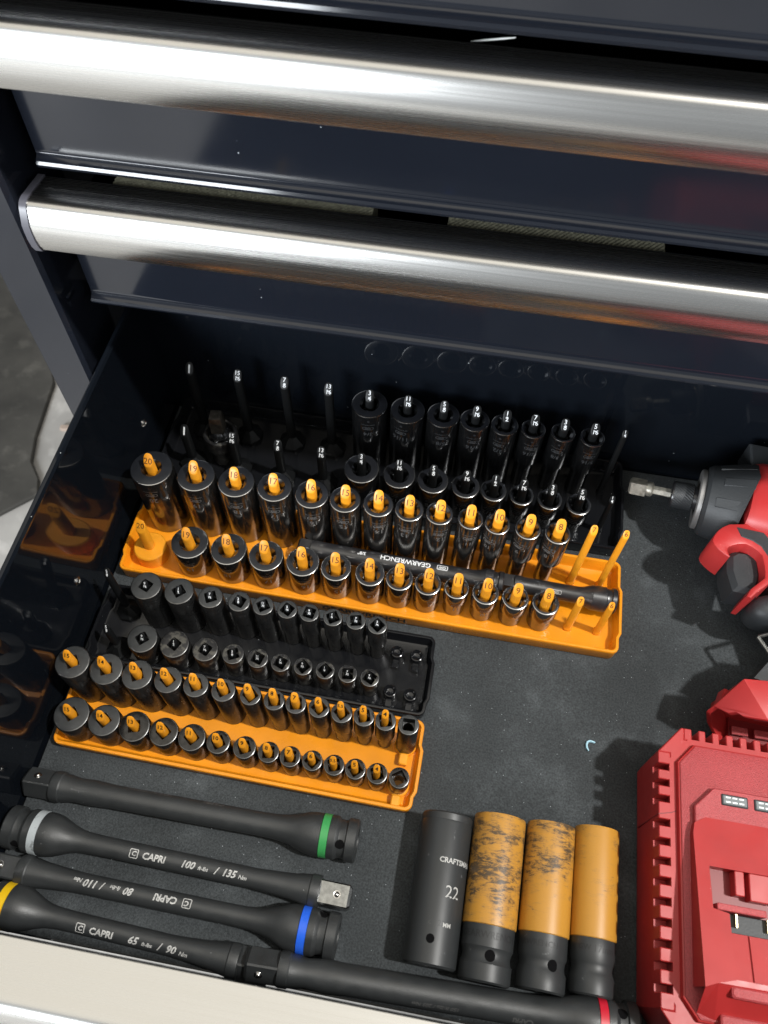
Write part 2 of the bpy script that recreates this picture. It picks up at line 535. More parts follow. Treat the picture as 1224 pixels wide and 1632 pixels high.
m = MB().box(-23, 23, -4.5, 4.5, 0, 6, 1)
o = m.build('wood_strip', mat('wood_strip', (0.42, 0.33, 0.27), 0.7, noise=0.25, noise_scale=60), None, (-600, 678, FLOOR_Z))
o.rotation_euler = (0, 0, R(6))
tag(o, 'pale wood strip on the concrete floor beside the cabinet post', 'strip')
XR = 430     # right end of the drawers
cab = empty('tool_cabinet', (0, 318, FLOOR_Z))
tag(cab, 'dark navy steel tool cabinet with a grey-lit front corner post', 'tool cabinet')
def cbox(name, x0, x1, y0, y1, z0, z1, mt='navy', c=0.0):
    b = MB().box(x0, x1, y0 - 318, y1 - 318, z0 - FLOOR_Z, z1 - FLOOR_Z, c)
    return b.build(name, mt, cab)
b = MB().loft([[(x, y - 318, z - FLOOR_Z) for x, y in ((-279, 320), (-277, 318), (-251.5, 318), (-249, 320.5), (-249, 372), (-279, 372))] for z in (FLOOR_Z, 430)])
b.build('corner_post', 'navy', cab)
b = MB().loft([[(x, y - 318, z - FLOOR_Z) for x, y in ((447, 320), (449, 318), (475, 318), (477, 320), (477, 372), (447, 372))] for z in (FLOOR_Z, 430)])
b.build('corner_post', 'navy', cab)
cbox('side_panel', -279, -276, 372, 860, FLOOR_Z, 430)
cbox('side_panel', 474, 477, 372, 860, FLOOR_Z, 430)
cbox('rear_panel', -276, 474, 857, 860, FLOOR_Z, 430, 'dark_inside')
cbox('top_panel', -282, 480, 312, 862, 430, 446)
cbox('slide_bracket', -249, -246.8, 327, 337, 158, 162)
cbox('slide_bracket', -249, -246.8, 327, 337, 164.5, 167)

def handle_profile(top, yb):
    """aluminium pull: flat top, rolled front; (y, z) from the rear top edge round to the rear bottom"""
    pts = [(yb, top)]
    pts += [(yb - 18.6, top + 1.5), (yb - 19.5, top + 1.6)]
    cx, cz, r = yb - 20.5, top - 4.4, 6.0
    for a in (75, 55, 35, 15):
        pts.append((cx - r * math.cos(R(a)) + 0.0, cz + r * math.sin(R(a))))
    for t in (0.25, 0.5, 0.75):
        pts.append((yb - 27.4 - 2.2 * math.sin(math.pi * (0.18 + t * 0.5)), top - 5 - t * 17))
    pts += [(yb - 28.9, top - 22.5), (yb - 27.2, top - 26.5), (yb - 24.5, top - 28.3), (yb - 22.0, top - 28.6)]
    pts += [(yb - 22.0, top - 26.6), (yb - 25.6, top - 22.0), (yb - 26.0, top - 8), (yb - 19, top - 2), (yb, top - 2)]
    return pts
def make_handle(parent, top, yb, off, x0=-240.5, x1=XR):
    ox, oy, oz = off
    pr = handle_profile(top, yb)
    MB().loft([[(x - ox, y - oy, z - oz) for y, z in pr] for x in (x0, x1)]).build('handle', 'steel', parent, angle=28)
    cy, cz = yb - 15, top - 10
    big = [(cy + (y - cy) * 1.05, cz + (z - cz) * 1.05) for y, z in pr[:14]] + [(yb - 2, top - 27), ]
    for xa, xb in ((x0 - 4, x0), (x1, x1 + 4)):
        MB().loft([[(x - ox, y - oy, z - oz) for y, z in big] for x in (xa, xb)]).build('end_cap', 'end_cap', parent)
def panel_profile(zb, zt, y):
    return [(y, zt), (y, zb + 9.7), (y, zb + 9.0), (y - 0.4, zb + 8.0), (y - 0.2, zb + 7.0), (y - 1.0, zb + 6.0), (y - 3.2, zb + 4.6), (y - 3.9, zb + 3.0), (y - 3.2, zb + 1.2),
            (y - 1.4, zb + 0.2), (y + 1.6, zb), (y + 1.6, zb + 2), (y + 1.6, zt)]
def closed_drawer(zb, top, label):
    d = empty('closed_drawer', (0, 342, zb))
    tag(d, label, 'drawer', 'closed drawers of the tool cabinet')
    off = (0, 342, zb)
    MB().loft([[(x, y - 342, z - zb) for y, z in panel_profile(zb, top - 1, 342)] for x in (-240, XR)]).build('front_panel', 'navy', d)
    make_handle(d, top, 342.0, off)
    # the drawer box behind the face
    MB().box(-231, XR - 9, 3, 440, 0, 2.5).build('drawer_pan', 'gloss_black', d)
    MB().box(-233, -231, 3, 440, 0, 66).build('side_wall', 'gloss_black', d)
    MB().box(XR - 9, XR - 7, 3, 440, 0, 66).build('side_wall', 'gloss_black', d)
    return d
closed_drawer(150.5, 239.6, 'lower closed drawer just above the open one, its left handle end in view')
closed_drawer(246.2, 332.0, 'upper closed drawer whose bright steel handle runs right across the photo')
closed_drawer(337.5, 425.5, 'topmost closed drawer, only its dark lower lip showing')
for x0, x1, lab in ((-204, -62, 'left strip of olive mesh liner glimpsed in the gap above the lower handle'), (-22, 90, 'right strip of olive mesh liner glimpsed in the gap above the lower handle')):
    m = MB()
    n = int((x1 - x0) / 1.3)
    top = [[(x0 + (x1 - x0) * i / n, 344.5 + 1.5 * j, 237.2 + 0.8 * ((i + j) % 2)) for i in range(n + 1)] for j in range(14)]
    for j in range(13):
        m.loft([top[j], top[j + 1]], False, False, closed=False)
    m.add([(x0, 344.5, 155), (x1, 344.5, 155), (x1, 364, 155), (x0, 364, 155), (x0, 344.5, 237), (x1, 344.5, 237), (x1, 364, 237), (x0, 364, 237)],
          [(0, 1, 5, 4), (1, 2, 6, 5), (2, 3, 7, 6), (3, 0, 4, 7)])
    tag(m.build('mesh_liner', 'mesh_liner', smooth=False), lab, 'liner', 'mesh liners in the lower closed drawer')
m = MB().lathe([(0.15, 0), (0.42, 6), (0.42, 14), (0.2, 19)], 10, axis_matrix((-19.9, 350, 328.4), (-1.3, 350, 331.8)))  # a glint of light in the gap, modelled as a thin pale solid
tag(m.build('white_glint', 'white_glint'), 'thin white glint, modelled as a solid streak, in the dark gap above the top handle', 'glint')

# ------------------------------------------------------------------ the open drawer
dr = empty('open_drawer', (0, 0, -4))
tag(dr, 'open glossy black tool drawer holding the socket trays', 'drawer')
def dbox(name, x0, x1, y0, y1, z0, z1, mt='gloss_black', c=0.0):
    return MB().box(x0, x1, y0, y1, z0 + 4, z1 + 4, c).build(name, mt, dr)
dbox('drawer_pan', -231, XR - 9, -3.5, 383, -6.5, -4)
def wall_profile(x, s):
    return [(x, -6.5), (x, 121.5), (x - 0.3 * s, 123.6), (x + 1.0 * s, 125.2), (x + 2.6 * s, 125.4), (x + 4.0 * s, 124.2), (x + 4.2 * s, 121.5), (x + 2.6 * s, 119), (x + 2.0 * s, -6.5)]
for x, s in ((-231, -1), (XR - 9, 1)):
    MB().loft([[(a, y, z + 4) for a, z in wall_profile(x, s)] for y in (-3.5, 389)]).build('side_wall', 'gloss_black', dr)
dbox('rear_wall', -231, XR - 9, 383, 386, -6.5, 122)
dbox('front_panel', -240, XR, -24, -4.2, -12, 141, 'navy')
make_handle(dr, 146.0, -4.0, (0, 0, -4))
for y, z in ((329.1, 42.9), (196.2, 43.9)):
    mt = Matrix.Translation((-231, y, z + 4)) @ Matrix.Rotation(R(90), 4, 'Y')
    MB().lathe([(3.0, 0), (2.9, 0.6), (2.2, 1.3), (1.2, 1.5), (1.0, 0.9), (0.2, 0.8)], 18, mt).build('rivet', 'rivet_steel', dr)
m = MB()
nx, ny = 90, 54
random.seed(3)
x0, x1, y0, y1 = -229, XR - 11, -2.5, 381.3
rows = [[(x0 + (x1 - x0) * i / nx, y0 + (y1 - y0) * j / ny,
          0.25 * math.sin(i * 0.33 + j * 0.21) * math.sin(j * 0.4 - i * 0.13) - 0.25) for i in range(nx + 1)] for j in range(ny + 1)]
for j in range(ny):
    m.loft([rows[j], rows[j + 1]], False, False, closed=False)
e0 = [(x, y, -4) for x, y, z in rows[0]]
m.loft([e0, rows[0]], False, False, closed=False)
m.loft([[(p[0][0], p[0][1], -4) for p in rows], [p[0] for p in rows]], False, False, closed=False)
tag(m.build('foam_liner', 'foam'), 'dark grey speckled foam liner covering the bottom of the open drawer', 'liner')
m = MB()
c = [(108.6, 163.0), (110.5, 163.8), (112.4, 163.3), (113.6, 161.9), (114.2, 159.9), (114.0, 157.8)]
ring = []
pts = [(112.6 + 5 * 0, 0)] if False else [(110.3, 155.8), (109.2, 157.6), (108.9, 159.6), (109.4, 161.4), (110.9, 162.3), (112.6, 162.1), (114.2, 161.7)]
pts = [(x + 2.2, y + 0.2) for x, y in pts]
rings = []
for i, (x, y) in enumerate(pts):
    a, bq = pts[max(i - 1, 0)], pts[min(i + 1, len(pts) - 1)]
    t = Vector((bq[0] - a[0], bq[1] - a[1])).normalized()
    w = 0.8 if 0 < i < len(pts) - 1 else 0.5
    nn = Vector((-t.y, t.x)) * w
    rings.append([(x - nn.x, y - nn.y, 0.4), (x - nn.x * .6, y - nn.y * .6, 1.5), (x + nn.x * .6, y + nn.y * .6, 1.5), (x + nn.x, y + nn.y, 0.4)])
m.loft(rings)
tag(m.build('plastic_curl', 'blue_scrap'), 'tiny pale blue curl of plastic lying on the foam', 'scrap')

# ------------------------------------------------------------------ socket trays
def tray_outline(w, d, r, bump, b0, b1, ins):
    """rounded rectangle with a shallow bulge in the middle of each short side, counter-clockwise from front-left; centred in x, y from 0"""
    hw = w / 2 - ins
    r2 = max(r - ins, 0.8)
    pts = []
    def arc(cx, cy, a0):
        for k in range(6):
            a = R(a0 + 18 * k)
            pts.append((cx + r2 * math.cos(a), cy + r2 * math.sin(a)))
    y0, y1 = ins, d - ins
    arc(hw - r2, y0 + r2, -90)
    for y, q in ((b0 - 2.5, 0), (b0 + 1, 1), (b1 - 1, 1), (b1 + 2.5, 0)):
        pts.append((hw + bump * q, y))
    arc(hw - r2, y1 - r2, 0)
    arc(-hw + r2, y1 - r2, 90)
    for y, q in ((b1 + 2.5, 0), (b1 - 1, 1), (b0 + 1, 1), (b0 - 2.5, 0)):
        pts.append((-hw - bump * q, y))
    arc(-hw + r2, y0 + r2, 180)
    return pts
def make_tray(name, label, cat, x0, x1, yf, d, h, mt, yaw=0.0, floor=3.0, bump=1.6):
    t = empty(name, ((x0 + x1) / 2, yf, 0), yaw)
    tag(t, label, cat, 'socket trays in the drawer')
    w = x1 - x0
    b0, b1 = d * 0.2, d * 0.68
    o = lambda i, z: [(x, y, z) for x, y in tray_outline(w, d, 5.0, bump, b0, b1, i)]
    MB().loft([o(1.0, 0.0), o(0.55, 0.8), o(0.3, h - 2.2), o(0.0, h - 2.0), o(0.0, h - 0.7), o(0.5, h - 0.1), o(1.2, h), o(2.0, h - 0.1), o(2.5, h - 0.9),
               o(3.6, floor + 1.6), o(4.6, floor + 0.3), o(6.0, floor)]).build('tray_body', mt, t, angle=40)
    return t
T_LB = make_tray('socket_tray', 'large black socket tray at the back of the drawer', 'socket tray', -222, 127.5, 302.5, 79, 13, 'black_plastic', R(-0.6))
T_LO = make_tray('socket_tray', 'large orange socket tray with two bars lying in it', 'socket tray', -222.5, 127.5, 222.0, 70.5, 13, 'orange', R(-0.55))
T_SB = make_tray('socket_tray', 'small black socket tray with four empty pegs at its right end', 'socket tray', -223.5, 5.8, 157.5, 55.5, 10, 'black_plastic', R(-0.25))
T_SO = make_tray('socket_tray', 'small orange socket tray at the front of the trays', 'socket tray', -223, 6.2, 99.3, 56.5, 10, 'orange', R(-0.7))

def loc_in(t, x, y, z=0):
    """world mm point -> tray-local mm"""
    a = -t.rotation_euler.z
    dx, dy = x - t.location.x / MM, y - t.location.y / MM
    return (dx * math.cos(a) - dy * math.sin(a), dx * math.sin(a) + dy * math.cos(a), z)

def make_pin(tray, x, y, r, ztop, marks, mt, ink, base=None, collar=True, lean=(0, 0), z0=3.0, tsize=None, cut=None, tdy=0.0):
    cut = cut or r * 2.5
    px, py, _ = loc_in(tray, x, y)
    m = MB()
    n = 20
    h = ztop
    def ring(k, zf):
        out = []
        for i in range(n):
            a = 2 * math.pi * i / n
            c, q = math.cos(a), math.sin(a)
            w = k * (abs(c) ** 2.7 + abs(q) ** 2.7) ** (-1 / 2.7)
            out.append((w * r * c, w * r * q, zf(w * q)))
        return out
    top = lambda s: h - (1 - s) / 2 * cut
    rings = []
    if base == 'facet':
        pass
    if collar:
        rings += [ring(1.35, lambda s: z0 - 0.6), ring(1.35, lambda s: z0 + 2.2), ring(1.12, lambda s: z0 + 3.0), ring(1.08, lambda s: z0 + 3.4)]
    else:
        rings += [ring(1.08, lambda s: z0 - 0.6)]
    rings += [ring(1.0, lambda s: top(s) - 0.6), ring(0.96, lambda s: top(s) - 0.2), ring(0.88, lambda s: top(s)), ring(0.4, lambda s: top(s))]
    def shear(p):
        k = max(0.0, p[2] - z0) / (ztop - z0)
        return (p[0] + lean[0] * k, p[1] + lean[1] * k, p[2])
    m.v = []
    m.loft([[shear(p) for p in rg] for rg in rings], True, True)
    pin = m.build('pin', mt, tray, (px, py, 0), angle=42)
    if marks:
        # the slanted face: u along x, v up the slope
        sl = Vector((0, 2 * r, cut)).normalized()
        nrm = Vector((0, -cut, 2 * r)).normalized()
        c0 = Vector((0, 0, h - cut / 2)) + nrm * 0.10
        def fn(u, v):
            p = c0 + Vector((u, 0, 0)) + sl * v
            return shear(p)
        put_text(MB(), marks, fn).build('number', ink, pin, smooth=False)
    if base:
        kind, br, bz = base
        if kind == 'round':
            MB().lathe([(br, z0 - .5), (br, bz - 0.8), (br - 0.8, bz), (r * 0.9, bz + 0.2)], 36).build('pin_base', mt, pin, (0, 0, 0))
        else:
            MB().lathe([(br, z0 - .5), (br, bz), (br * 0.96, bz + 0.5), (r * 1.15, bz + 0.5 + (br - r) * 0.85)], 8, rot=R(22.5)).build('pin_base', mt, pin, smooth=False)
    return pin
def frac(s, k=1.0):
    if '/' not in s:
        return [(s, 6.5 * k, 0, -0.5 * k, 0.02)] if s != '1' else [('I', 8.0 * k, 0, -0.5 * k, 0.02)]
    a, b = s.split('/')
    sa = 4.3 * k if len(a) < 2 else 4.0 * k
    sb = 4.3 * k if len(b) < 2 else 4.0 * k
    return [(a, sa, -0.15 * k, 1.75 * k, 0.012), (b, sb, 0.15 * k, -1.95 * k, 0.012), ('-', 7.0 * k, 0, -0.65 * k, 0.0)]

ONES = ['zero', 'one', 'two', 'three', 'four', 'five', 'six', 'seven', 'eight', 'nine', 'ten', 'eleven', 'twelve', 'thirteen', 'fourteen', 'fifteen', 'sixteen', 'seventeen', 'eighteen', 'nineteen', 'twenty']
def spoken(s):
    if s == '5.5':
        return 'five-and-a-half'
    if '/' not in s:
        return ONES[int(s)]
    a, b = (int(v) for v in s.split('/'))
    den = {2: 'half', 4: 'quarter', 8: 'eighth', 16: 'sixteenth', 32: 'thirty-second'}[b]
    return ('one half' if b == 2 else ONES[a] + ' ' + den + ('s' if a > 1 else ''))
TILT = random.Random(5)
def make_socket(x, y, z0, Rr, h, half, mt, name, label, group, low_r=None, low_f=0.4, rot=0.0, etch=None, etch_mt='etch', etch_rot=0.0, hole_r=None, tilt=0.0):
    """an upright socket standing drive end up on the tray floor"""
    n = 40
    m = MB()
    ang = [2 * math.pi * i / n for i in range(n)]
    circ = lambda r, z: [(r * math.cos(a), r * math.sin(a), z) for a in ang]
    bev = 0.75 if Rr > 7 else 0.55
    prof = []
    if low_r and low_r < Rr - 0.25:
        zl = h * low_f
        prof = [(low_r - 0.6, 0), (low_r, 0.6), (low_r, zl - (Rr - low_r) * 0.5), (Rr, zl + (Rr - low_r) * 0.7)]
    else:
        prof = [(Rr - 0.6, 0), (Rr, 0.6)]
    # a shallow groove a third of the way down from the drive end on the bigger sizes
    prof += [(Rr, h - bev), (Rr - bev * 0.35, h - bev * 0.3), (Rr - bev, h)]
    rc = min(hole_r or half * 1.47, Rr - bev - 0.7)
    rings = [circ(r, z) for r, z in prof] + ([circ(rc, h)] if half > 4 else [])
    def sq(hw, z):
        out = []
        for a in ang:
            c, s = math.cos(a - rot), math.sin(a - rot)
            k = min(hw / max(abs(c), 1e-6), hw / max(abs(s), 1e-6), hw * 1.36)
            out.append((k * math.cos(a), k * math.sin(a), z))
        return out
    dep = 9.5 if half > 4 else 7.0
    rings += [sq(half * 1.04, h - (rc - half) * 0.55)] if half > 4 else [sq(half * 1.10, h)]
    rings += [ sq(half, h - (rc - half) * 0.6 - 0.6), sq(half, h - dep), circ(half * 0.95, h - dep - 0.1), circ(half * 0.9, 2)]
    m.loft(rings, False, True)
    o = m.build(name, mt, None, (x, y, z0), angle=30)
    o.data.materials.append(M[FACE.get(mt, mt)])
    o.data.materials.append(M[EDGE.get(mt, 'edge_glint_matte')])
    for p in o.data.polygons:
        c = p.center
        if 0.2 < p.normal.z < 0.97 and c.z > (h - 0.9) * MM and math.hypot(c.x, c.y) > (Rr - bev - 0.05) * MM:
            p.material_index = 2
    if mt in FACE:
        for p in o.data.polygons:
            if p.normal.z > 0.97 and p.center.z > (h - 0.4) * MM:
                p.material_index = 1
    o.rotation_euler = (TILT.uniform(-0.008, 0.008), TILT.uniform(-0.008, 0.008), 0)
    tag(o, label, 'socket', group)
    if etch:
        fn = lambda u, v: ((Rr + 0.06) * math.sin(etch_rot - u / Rr), -(Rr + 0.06) * math.cos(etch_rot - u / Rr), v)
        # lettering reads upside down: turned half round with the drive end up
        g = MB()
        fl = lambda zc: (lambda u, v: fn(u, zc - v))
        ts = min(6.2, Rr * 0.62)
        big = h > 45
        zt = h - 11.0
        if big:
            put_text(g, [('GEARWRENCH', 1.5, 0, 0)], fl(zt + 2.4))
            put_frame(g, -4.2, 4.2, -1.5, 1.5, 0.42, fl(zt - 1.6), 1.5, 0.25)
            put_text(g, [('GW', 2.5, 0, 0, 0.03, 0.2)], fl(zt - 1.6))
            put_text(g, [(etch, ts if len(etch) < 3 else ts * .9, 0, 0, 0.01)], fl(zt - 8.0))
        else:
            put_text(g, [('GEARWRENCH', 1.3, 0, 0)], fl(zt + 3.0))
            put_frame(g, -3.4, 3.4, -1.2, 1.2, 0.4, fl(zt - 0.2), 1.2, 0.25)
            put_text(g, [(etch, ts, 0, 0, 0.01)], fl(zt - 5.2))
        g.build('engraving', etch_mt, o, smooth=False)
        MB().lathe([(0.95, 0), (0.5, 0.02)], 12, Matrix.Rotation(etch_rot, 4, 'Z') @ Matrix.Translation((0.3, -Rr - 0.02, h - 4.6)) @ Matrix.Rotation(R(90), 4, 'X')).build('ball_hole', 'dark_inside', o)  # flat disc, its dark colour is the shade inside the ball hole
    return o

LO_A = [('20', -202.3, 29.0), ('19', -171.0, 25.9), ('18', -143.0, 25.0), ('17', -116.2, 23.8), ('16', -90.5, 22.8), ('15', -67.3, 21.0), ('14', -45.1, 20.4), ('13', -24.5, 19.3),
        ('12', -4.1, 18.3), ('11', 15.9, 17.0), ('10', 34.4, 17.0), ('9', 54.5, 17.2), ('8', 73.8, 17.2)]
LO_B = [('19', -172.0, 25.9), ('18', -143.8, 25.0), ('17', -117.5, 23.8), ('16', -91.8, 22.8), ('15', -68.5, 21.0), ('14', -45.1, 20.2), ('13', -24.8, 18.8), ('12', -5.0, 18.2),
        ('11', 14.5, 17.0), ('10', 34.1, 18.2), ('9', 54.0, 18.2), ('8', 74.1, 18.4)]
# glossy orange tray, metric
yA = lambda x: 275.0 - 0.0099 * x
yB = lambda x: 240.7 - 0.0122 * x
rot = random.Random(11)
for s, x, dia in LO_A:
    make_pin(T_LO, x, yA(x), 3.25, 79, [(s, 6.2, 0, -0.9)], 'pin_orange', 'brown_ink')
    k = int(s)
    make_socket(x, yA(x), 3.2, dia / 2, 63, 4.85, 'chrome_black', 'deep_socket', 'glossy black deep socket over the pin numbered %s in the large orange tray' % spoken(s),
                'deep sockets in the large orange tray', low_r=k * 0.72 if k <= 11 else None, low_f=0.46, rot=rot.uniform(-0.5, 0.5), etch=s, etch_rot=rot.uniform(-0.15, 0.35) if k > 10 else -0.5)
for s, x in (('7', 94.6), ('6', 114.8)):
    make_pin(T_LO, x, 274.2, 2.35 if s == '7' else 2.05, 79, [(s, 4.8, 0, 0.1)], 'pin_orange', 'brown_ink')
for s, x, dia in LO_B:
    make_pin(T_LO, x, yB(x), 3.25, 48, [(s, 6.2, 0, -0.9)], 'pin_orange', 'brown_ink')
    make_socket(x, yB(x), 3.2, dia / 2, 28.8, 4.85, 'chrome_black', 'short_socket', 'glossy black short socket over the pin numbered %s in the large orange tray' % spoken(s),
                'short sockets in the large orange tray', low_r=dia / 2 - 0.9 if int(s) <= 11 else None, low_f=0.55, rot=rot.uniform(-0.5, 0.5), etch=s, etch_rot=rot.uniform(0.0, 0.6))
make_pin(T_LO, -204.5, 243.5, 3.3, 47, [('20', 5.6, 0, 0.2)], 'pin_orange', 'brown_ink', base=('round', 11.5, 15.5), collar=False)
for s, x in (('7', 94.4), ('6', 114.4)):
    make_pin(T_LO, x, 238.4, 2.35 if s == '7' else 2.05, 47.5, [(s, 4.8, 0, 0.1)], 'pin_orange', 'brown_ink')

# glossy black tray, inch sizes
LB_A = [('3/4', -66.0, 26.0), ('11/16', -38.3, 24.8), ('5/8', -12.5, 23.3), ('9/16', 10.6, 21.0), ('1/2', 31.9, 19.4), ('7/16', 51.5, 17.4), ('3/8', 72.4, 17.2), ('5/16', 93.2, 17.3)]
LB_B = [('3/4', -66.1, 26.0), ('11/16', -38.3, 23.9), ('5/8', -13.4, 23.0), ('9/16', 10.6, 20.9), ('1/2', 31.2, 19.3), ('7/16', 51.3, 18.0), ('3/8', 71.6, 18.2), ('5/16', 92.3, 18.2)]
yA = lambda x: 357.3 - 0.0101 * x
yB = lambda x: 323.3 - 0.0169 * x
for s, x in (('1', -199.0), ('15/16', -163.0), ('7/8', -128.3), ('13/16', -96.0)):
    make_pin(T_LB, x, yA(x) + 0.5, 3.2, 79, frac(s, 1.08), 'pin_black', 'white_ink', base=('facet', 10.5, 6.5), collar=False)
    make_pin(T_LB, x, yB(x), 3.2, 48, frac(s, 1.08), 'pin_black', 'white_ink', base=('facet', 10.5, 6.5), collar=False)
for rowname, rw, yy, hh, zt, nm in (('deep', LB_A, yA, 63, 79, 'deep_socket'), ('short', LB_B, yB, 28.8, 48, 'short_socket')):
    for s, x, dia in rw:
        make_pin(T_LB, x, yy(x), 3.1, zt, frac(s, 1.08), 'pin_black', 'white_ink')
        small = s in ('7/16', '3/8', '5/16')
        make_socket(x, yy(x), 3.2, dia / 2, hh, 4.85, 'chrome_dark', nm, 'glossy black %s socket over the pin marked %s in the large black tray' % (rowname, spoken(s)),
                    '%s sockets in the large black tray' % rowname, low_r=dia / 2 - 1.6 if small else None, low_f=0.45, rot=rot.uniform(-0.5, 0.5),
                    etch=s, etch_mt='etch_dark', etch_rot=rot.uniform(-0.25, 0.1))
for x, y, zt in ((113.2, 355.0, 79), (113.0, 320.5, 48)):
    make_pin(T_LB, x, y, 2.0, zt, frac('1/4', 0.72), 'pin_black', 'white_ink')

# small black tray, quarter inch drive
SB_A = [('9/16', -184.3, 20.0), ('1/2', -161.8, 19.1), ('7/16', -141.1, 15.9), ('3/8', -122.2, 14.4), ('11/32', -106.0, 13.5), ('5/16', -90.2, 12.9), ('9/32', -75.9, 12.6), ('1/4', -61.2, 12.4), ('7/32', -45.8, 12.6), ('3/16', -32.2, 12.6)]
SB_B = [('9/16', -183.0, 20.0), ('1/2', -161.5, 19.1), ('7/16', -140.7, 16.8), ('3/8', -122.3, 14.0), ('11/32', -105.7, 13.5), ('5/16', -90.4, 12.7), ('9/32', -76.0, 12.2), ('1/4', -61.5, 12.3), ('7/32', -46.7, 12.2), ('3/16', -32.4, 12.2)]
yA = lambda x: 197.8 - 0.003 * x
yB = lambda x: 170.6 - 0.0046 * x
for rowname, rw, yy, hh, nm in (('deep', SB_A, yA, 46, 'deep_socket'), ('short', SB_B, yB, 23.2, 'short_socket')):
    for i, (s, x, dia) in enumerate(rw):
        pr = 2.2 if i < 4 else 1.9
        make_pin(T_SB, x - 0.3, yy(x) + 0.3, pr, 3 + hh + 3.4, frac(s, 0.60 if i < 4 else 0.52), 'pin_black', 'white_ink', collar=False)
        make_socket(x, yy(x), 3.0, dia / 2, hh, 3.3, 'matte_black' if rowname == 'deep' else ('worn_black' if i > 0 else 'matte_black'), nm,
                    'matte black %s socket over the pin marked %s in the small black tray' % (rowname, spoken(s)), '%s sockets in the small black tray' % rowname,
                    low_r=dia / 2 - (1.0 if i < 8 else 1.3) if i > 4 else None, low_f=0.45, rot=rot.uniform(-0.8, 0.8))
make_pin(T_SB, -206.5, 197.5, 2.3, 50, frac('5/8', 0.62), 'pin_black', 'white_ink', base=('facet', 8.5, 6), collar=False, lean=(-6.5, 6.5))
make_pin(T_SB, -203.5, 169.5, 2.3, 31, frac('5/8', 0.62), 'pin_black', 'white_ink', base=('facet', 8.5, 6), collar=False, lean=(-4.5, 4))
def make_peg(tray, x, y, mt, z=3.0, h=11.0):
    px, py, _ = loc_in(tray, x, y)
    p = MB().lathe([(4.5, z - .5), (4.4, h), (4.1, h + 0.7), (3.6, h + 0.9), (3.1, h + 0.3), (2.2, h - 1.2), (0.2, h - 1.8)], 28).build('peg', mt, tray, (px, py, 0))
    MB().box(-2.4, 2.4, -9.6, -3.8, z - .5, h - 3.4, 0.5).build('peg_tab', mt, p)
    return p
for x, y in ((-18.5, 196.9), (-5.2, 196.5), (-18.7, 169.6), (-5.4, 169.2)):
    make_peg(T_SB, x, y, 'black_plastic')

# small orange tray, quarter inch drive, metric
SO_A = [('15', -211.5, 21.4), ('14', -189.9, 20.3), ('13', -170.0, 19.0), ('12', -150.8, 17.0), ('11', -133.0, 15.6), ('10', -115.8, 14.8), ('9', -99.6, 12.9), ('8', -84.6, 12.7), ('7', -71.2, 12.6), ('6', -57.0, 12.8), ('5.5', -43.6, 12.9), ('5', -30.2, 12.7), ('4', -17.1, 12.4), ('', -3.4, 12.5)]
SO_B = [('15', -210.0, 22.2), ('14', -188.8, 20.0), ('13', -169.3, 19.2), ('12', -150.7, 17.9), ('11', -132.6, 17.0), ('10', -115.9, 14.6), ('9', -99.5, 14.0), ('8', -84.5, 13.0), ('7', -71.0, 12.8), ('6', -57.3, 12.5), ('5.5', -43.9, 12.6), ('5', -30.9, 12.6), ('4', -17.5, 12.6), ('', -4.2, 12.5)]
yA = lambda x: 138.5 - 0.0131 * x
yB = lambda x: 112.9 - 0.0148 * x
for rowname, rw, yy, hh, zt, nm in (('deep', SO_A, yA, 46, 62, 'deep_socket'), ('short', SO_B, yB, 23.2, 37.5, 'short_socket')):
    for i, (s, x, dia) in enumerate(rw):
        if s:
            pr = 2.55 if i < 5 else (2.35 if i < 9 else 2.05)
            make_pin(T_SO, x - 0.3, yy(x) + 0.4, pr, zt, [(s, 3.9 if len(s) < 3 else 2.9, 0, -0.2, 0.02)], 'pin_orange', 'black_ink', collar=False, cut=pr * 2.6)
            lab = 'matte black %s socket over the pin numbered %s in the small orange tray' % (rowname, spoken(s))
        else:
            lab = 'matte black %s socket with no pin showing, right end of the small orange tray' % rowname
        make_socket(x, yy(x), 3.0, dia / 2, hh, 3.3, ('matte_black' if rowname == 'deep' or i < 2 else 'satin_black'), nm, lab, '%s sockets in the small orange tray' % rowname,
                    low_r=(dia / 2 - (0.6, 0.7, 0.9, 1.2, 1.6, 1.9, 0)[min(i - 7, 6)] if 7 <= i < 13 else None) if rowname == 'deep' else (dia / 2 - 0.7 if i > 8 else None),
                    low_f=0.42, rot=0.55 + rot.uniform(-0.45, 0.45) if s else (0.05 if rowname == 'deep' else 0.6))
for x, y in ((-3.4, 138.5), (-4.2, 112.9)):
    px_, py_, _ = loc_in(T_SO, x, y)
    pg = MB().lathe([(7.0, 2.5), (6.9, 5.4), (6.3, 6.0), (5.2, 6.0)], 32).build('peg', 'pin_orange', T_SO, (px_, py_, 0))
    MB().box(-2.7, 2.7, -13.2, -6.2, 2.5, 8.6, 0.6).build('peg_tab', 'pin_orange', pg)
# moulded name on the front wall of the large orange tray
g = MB()
px, py, _ = loc_in(T_LO, -46, 222)
put_text(g, [('GEARWRENCH', 8.0, 0, 0, 0.025)], lambda u, v: (px + u * 1.08, 0.55 - (5.2 + v) / 10 * 0.25 - 0.12, 5.4 + v))
g.build('moulded_name', 'black_ink', T_LO, smooth=False)

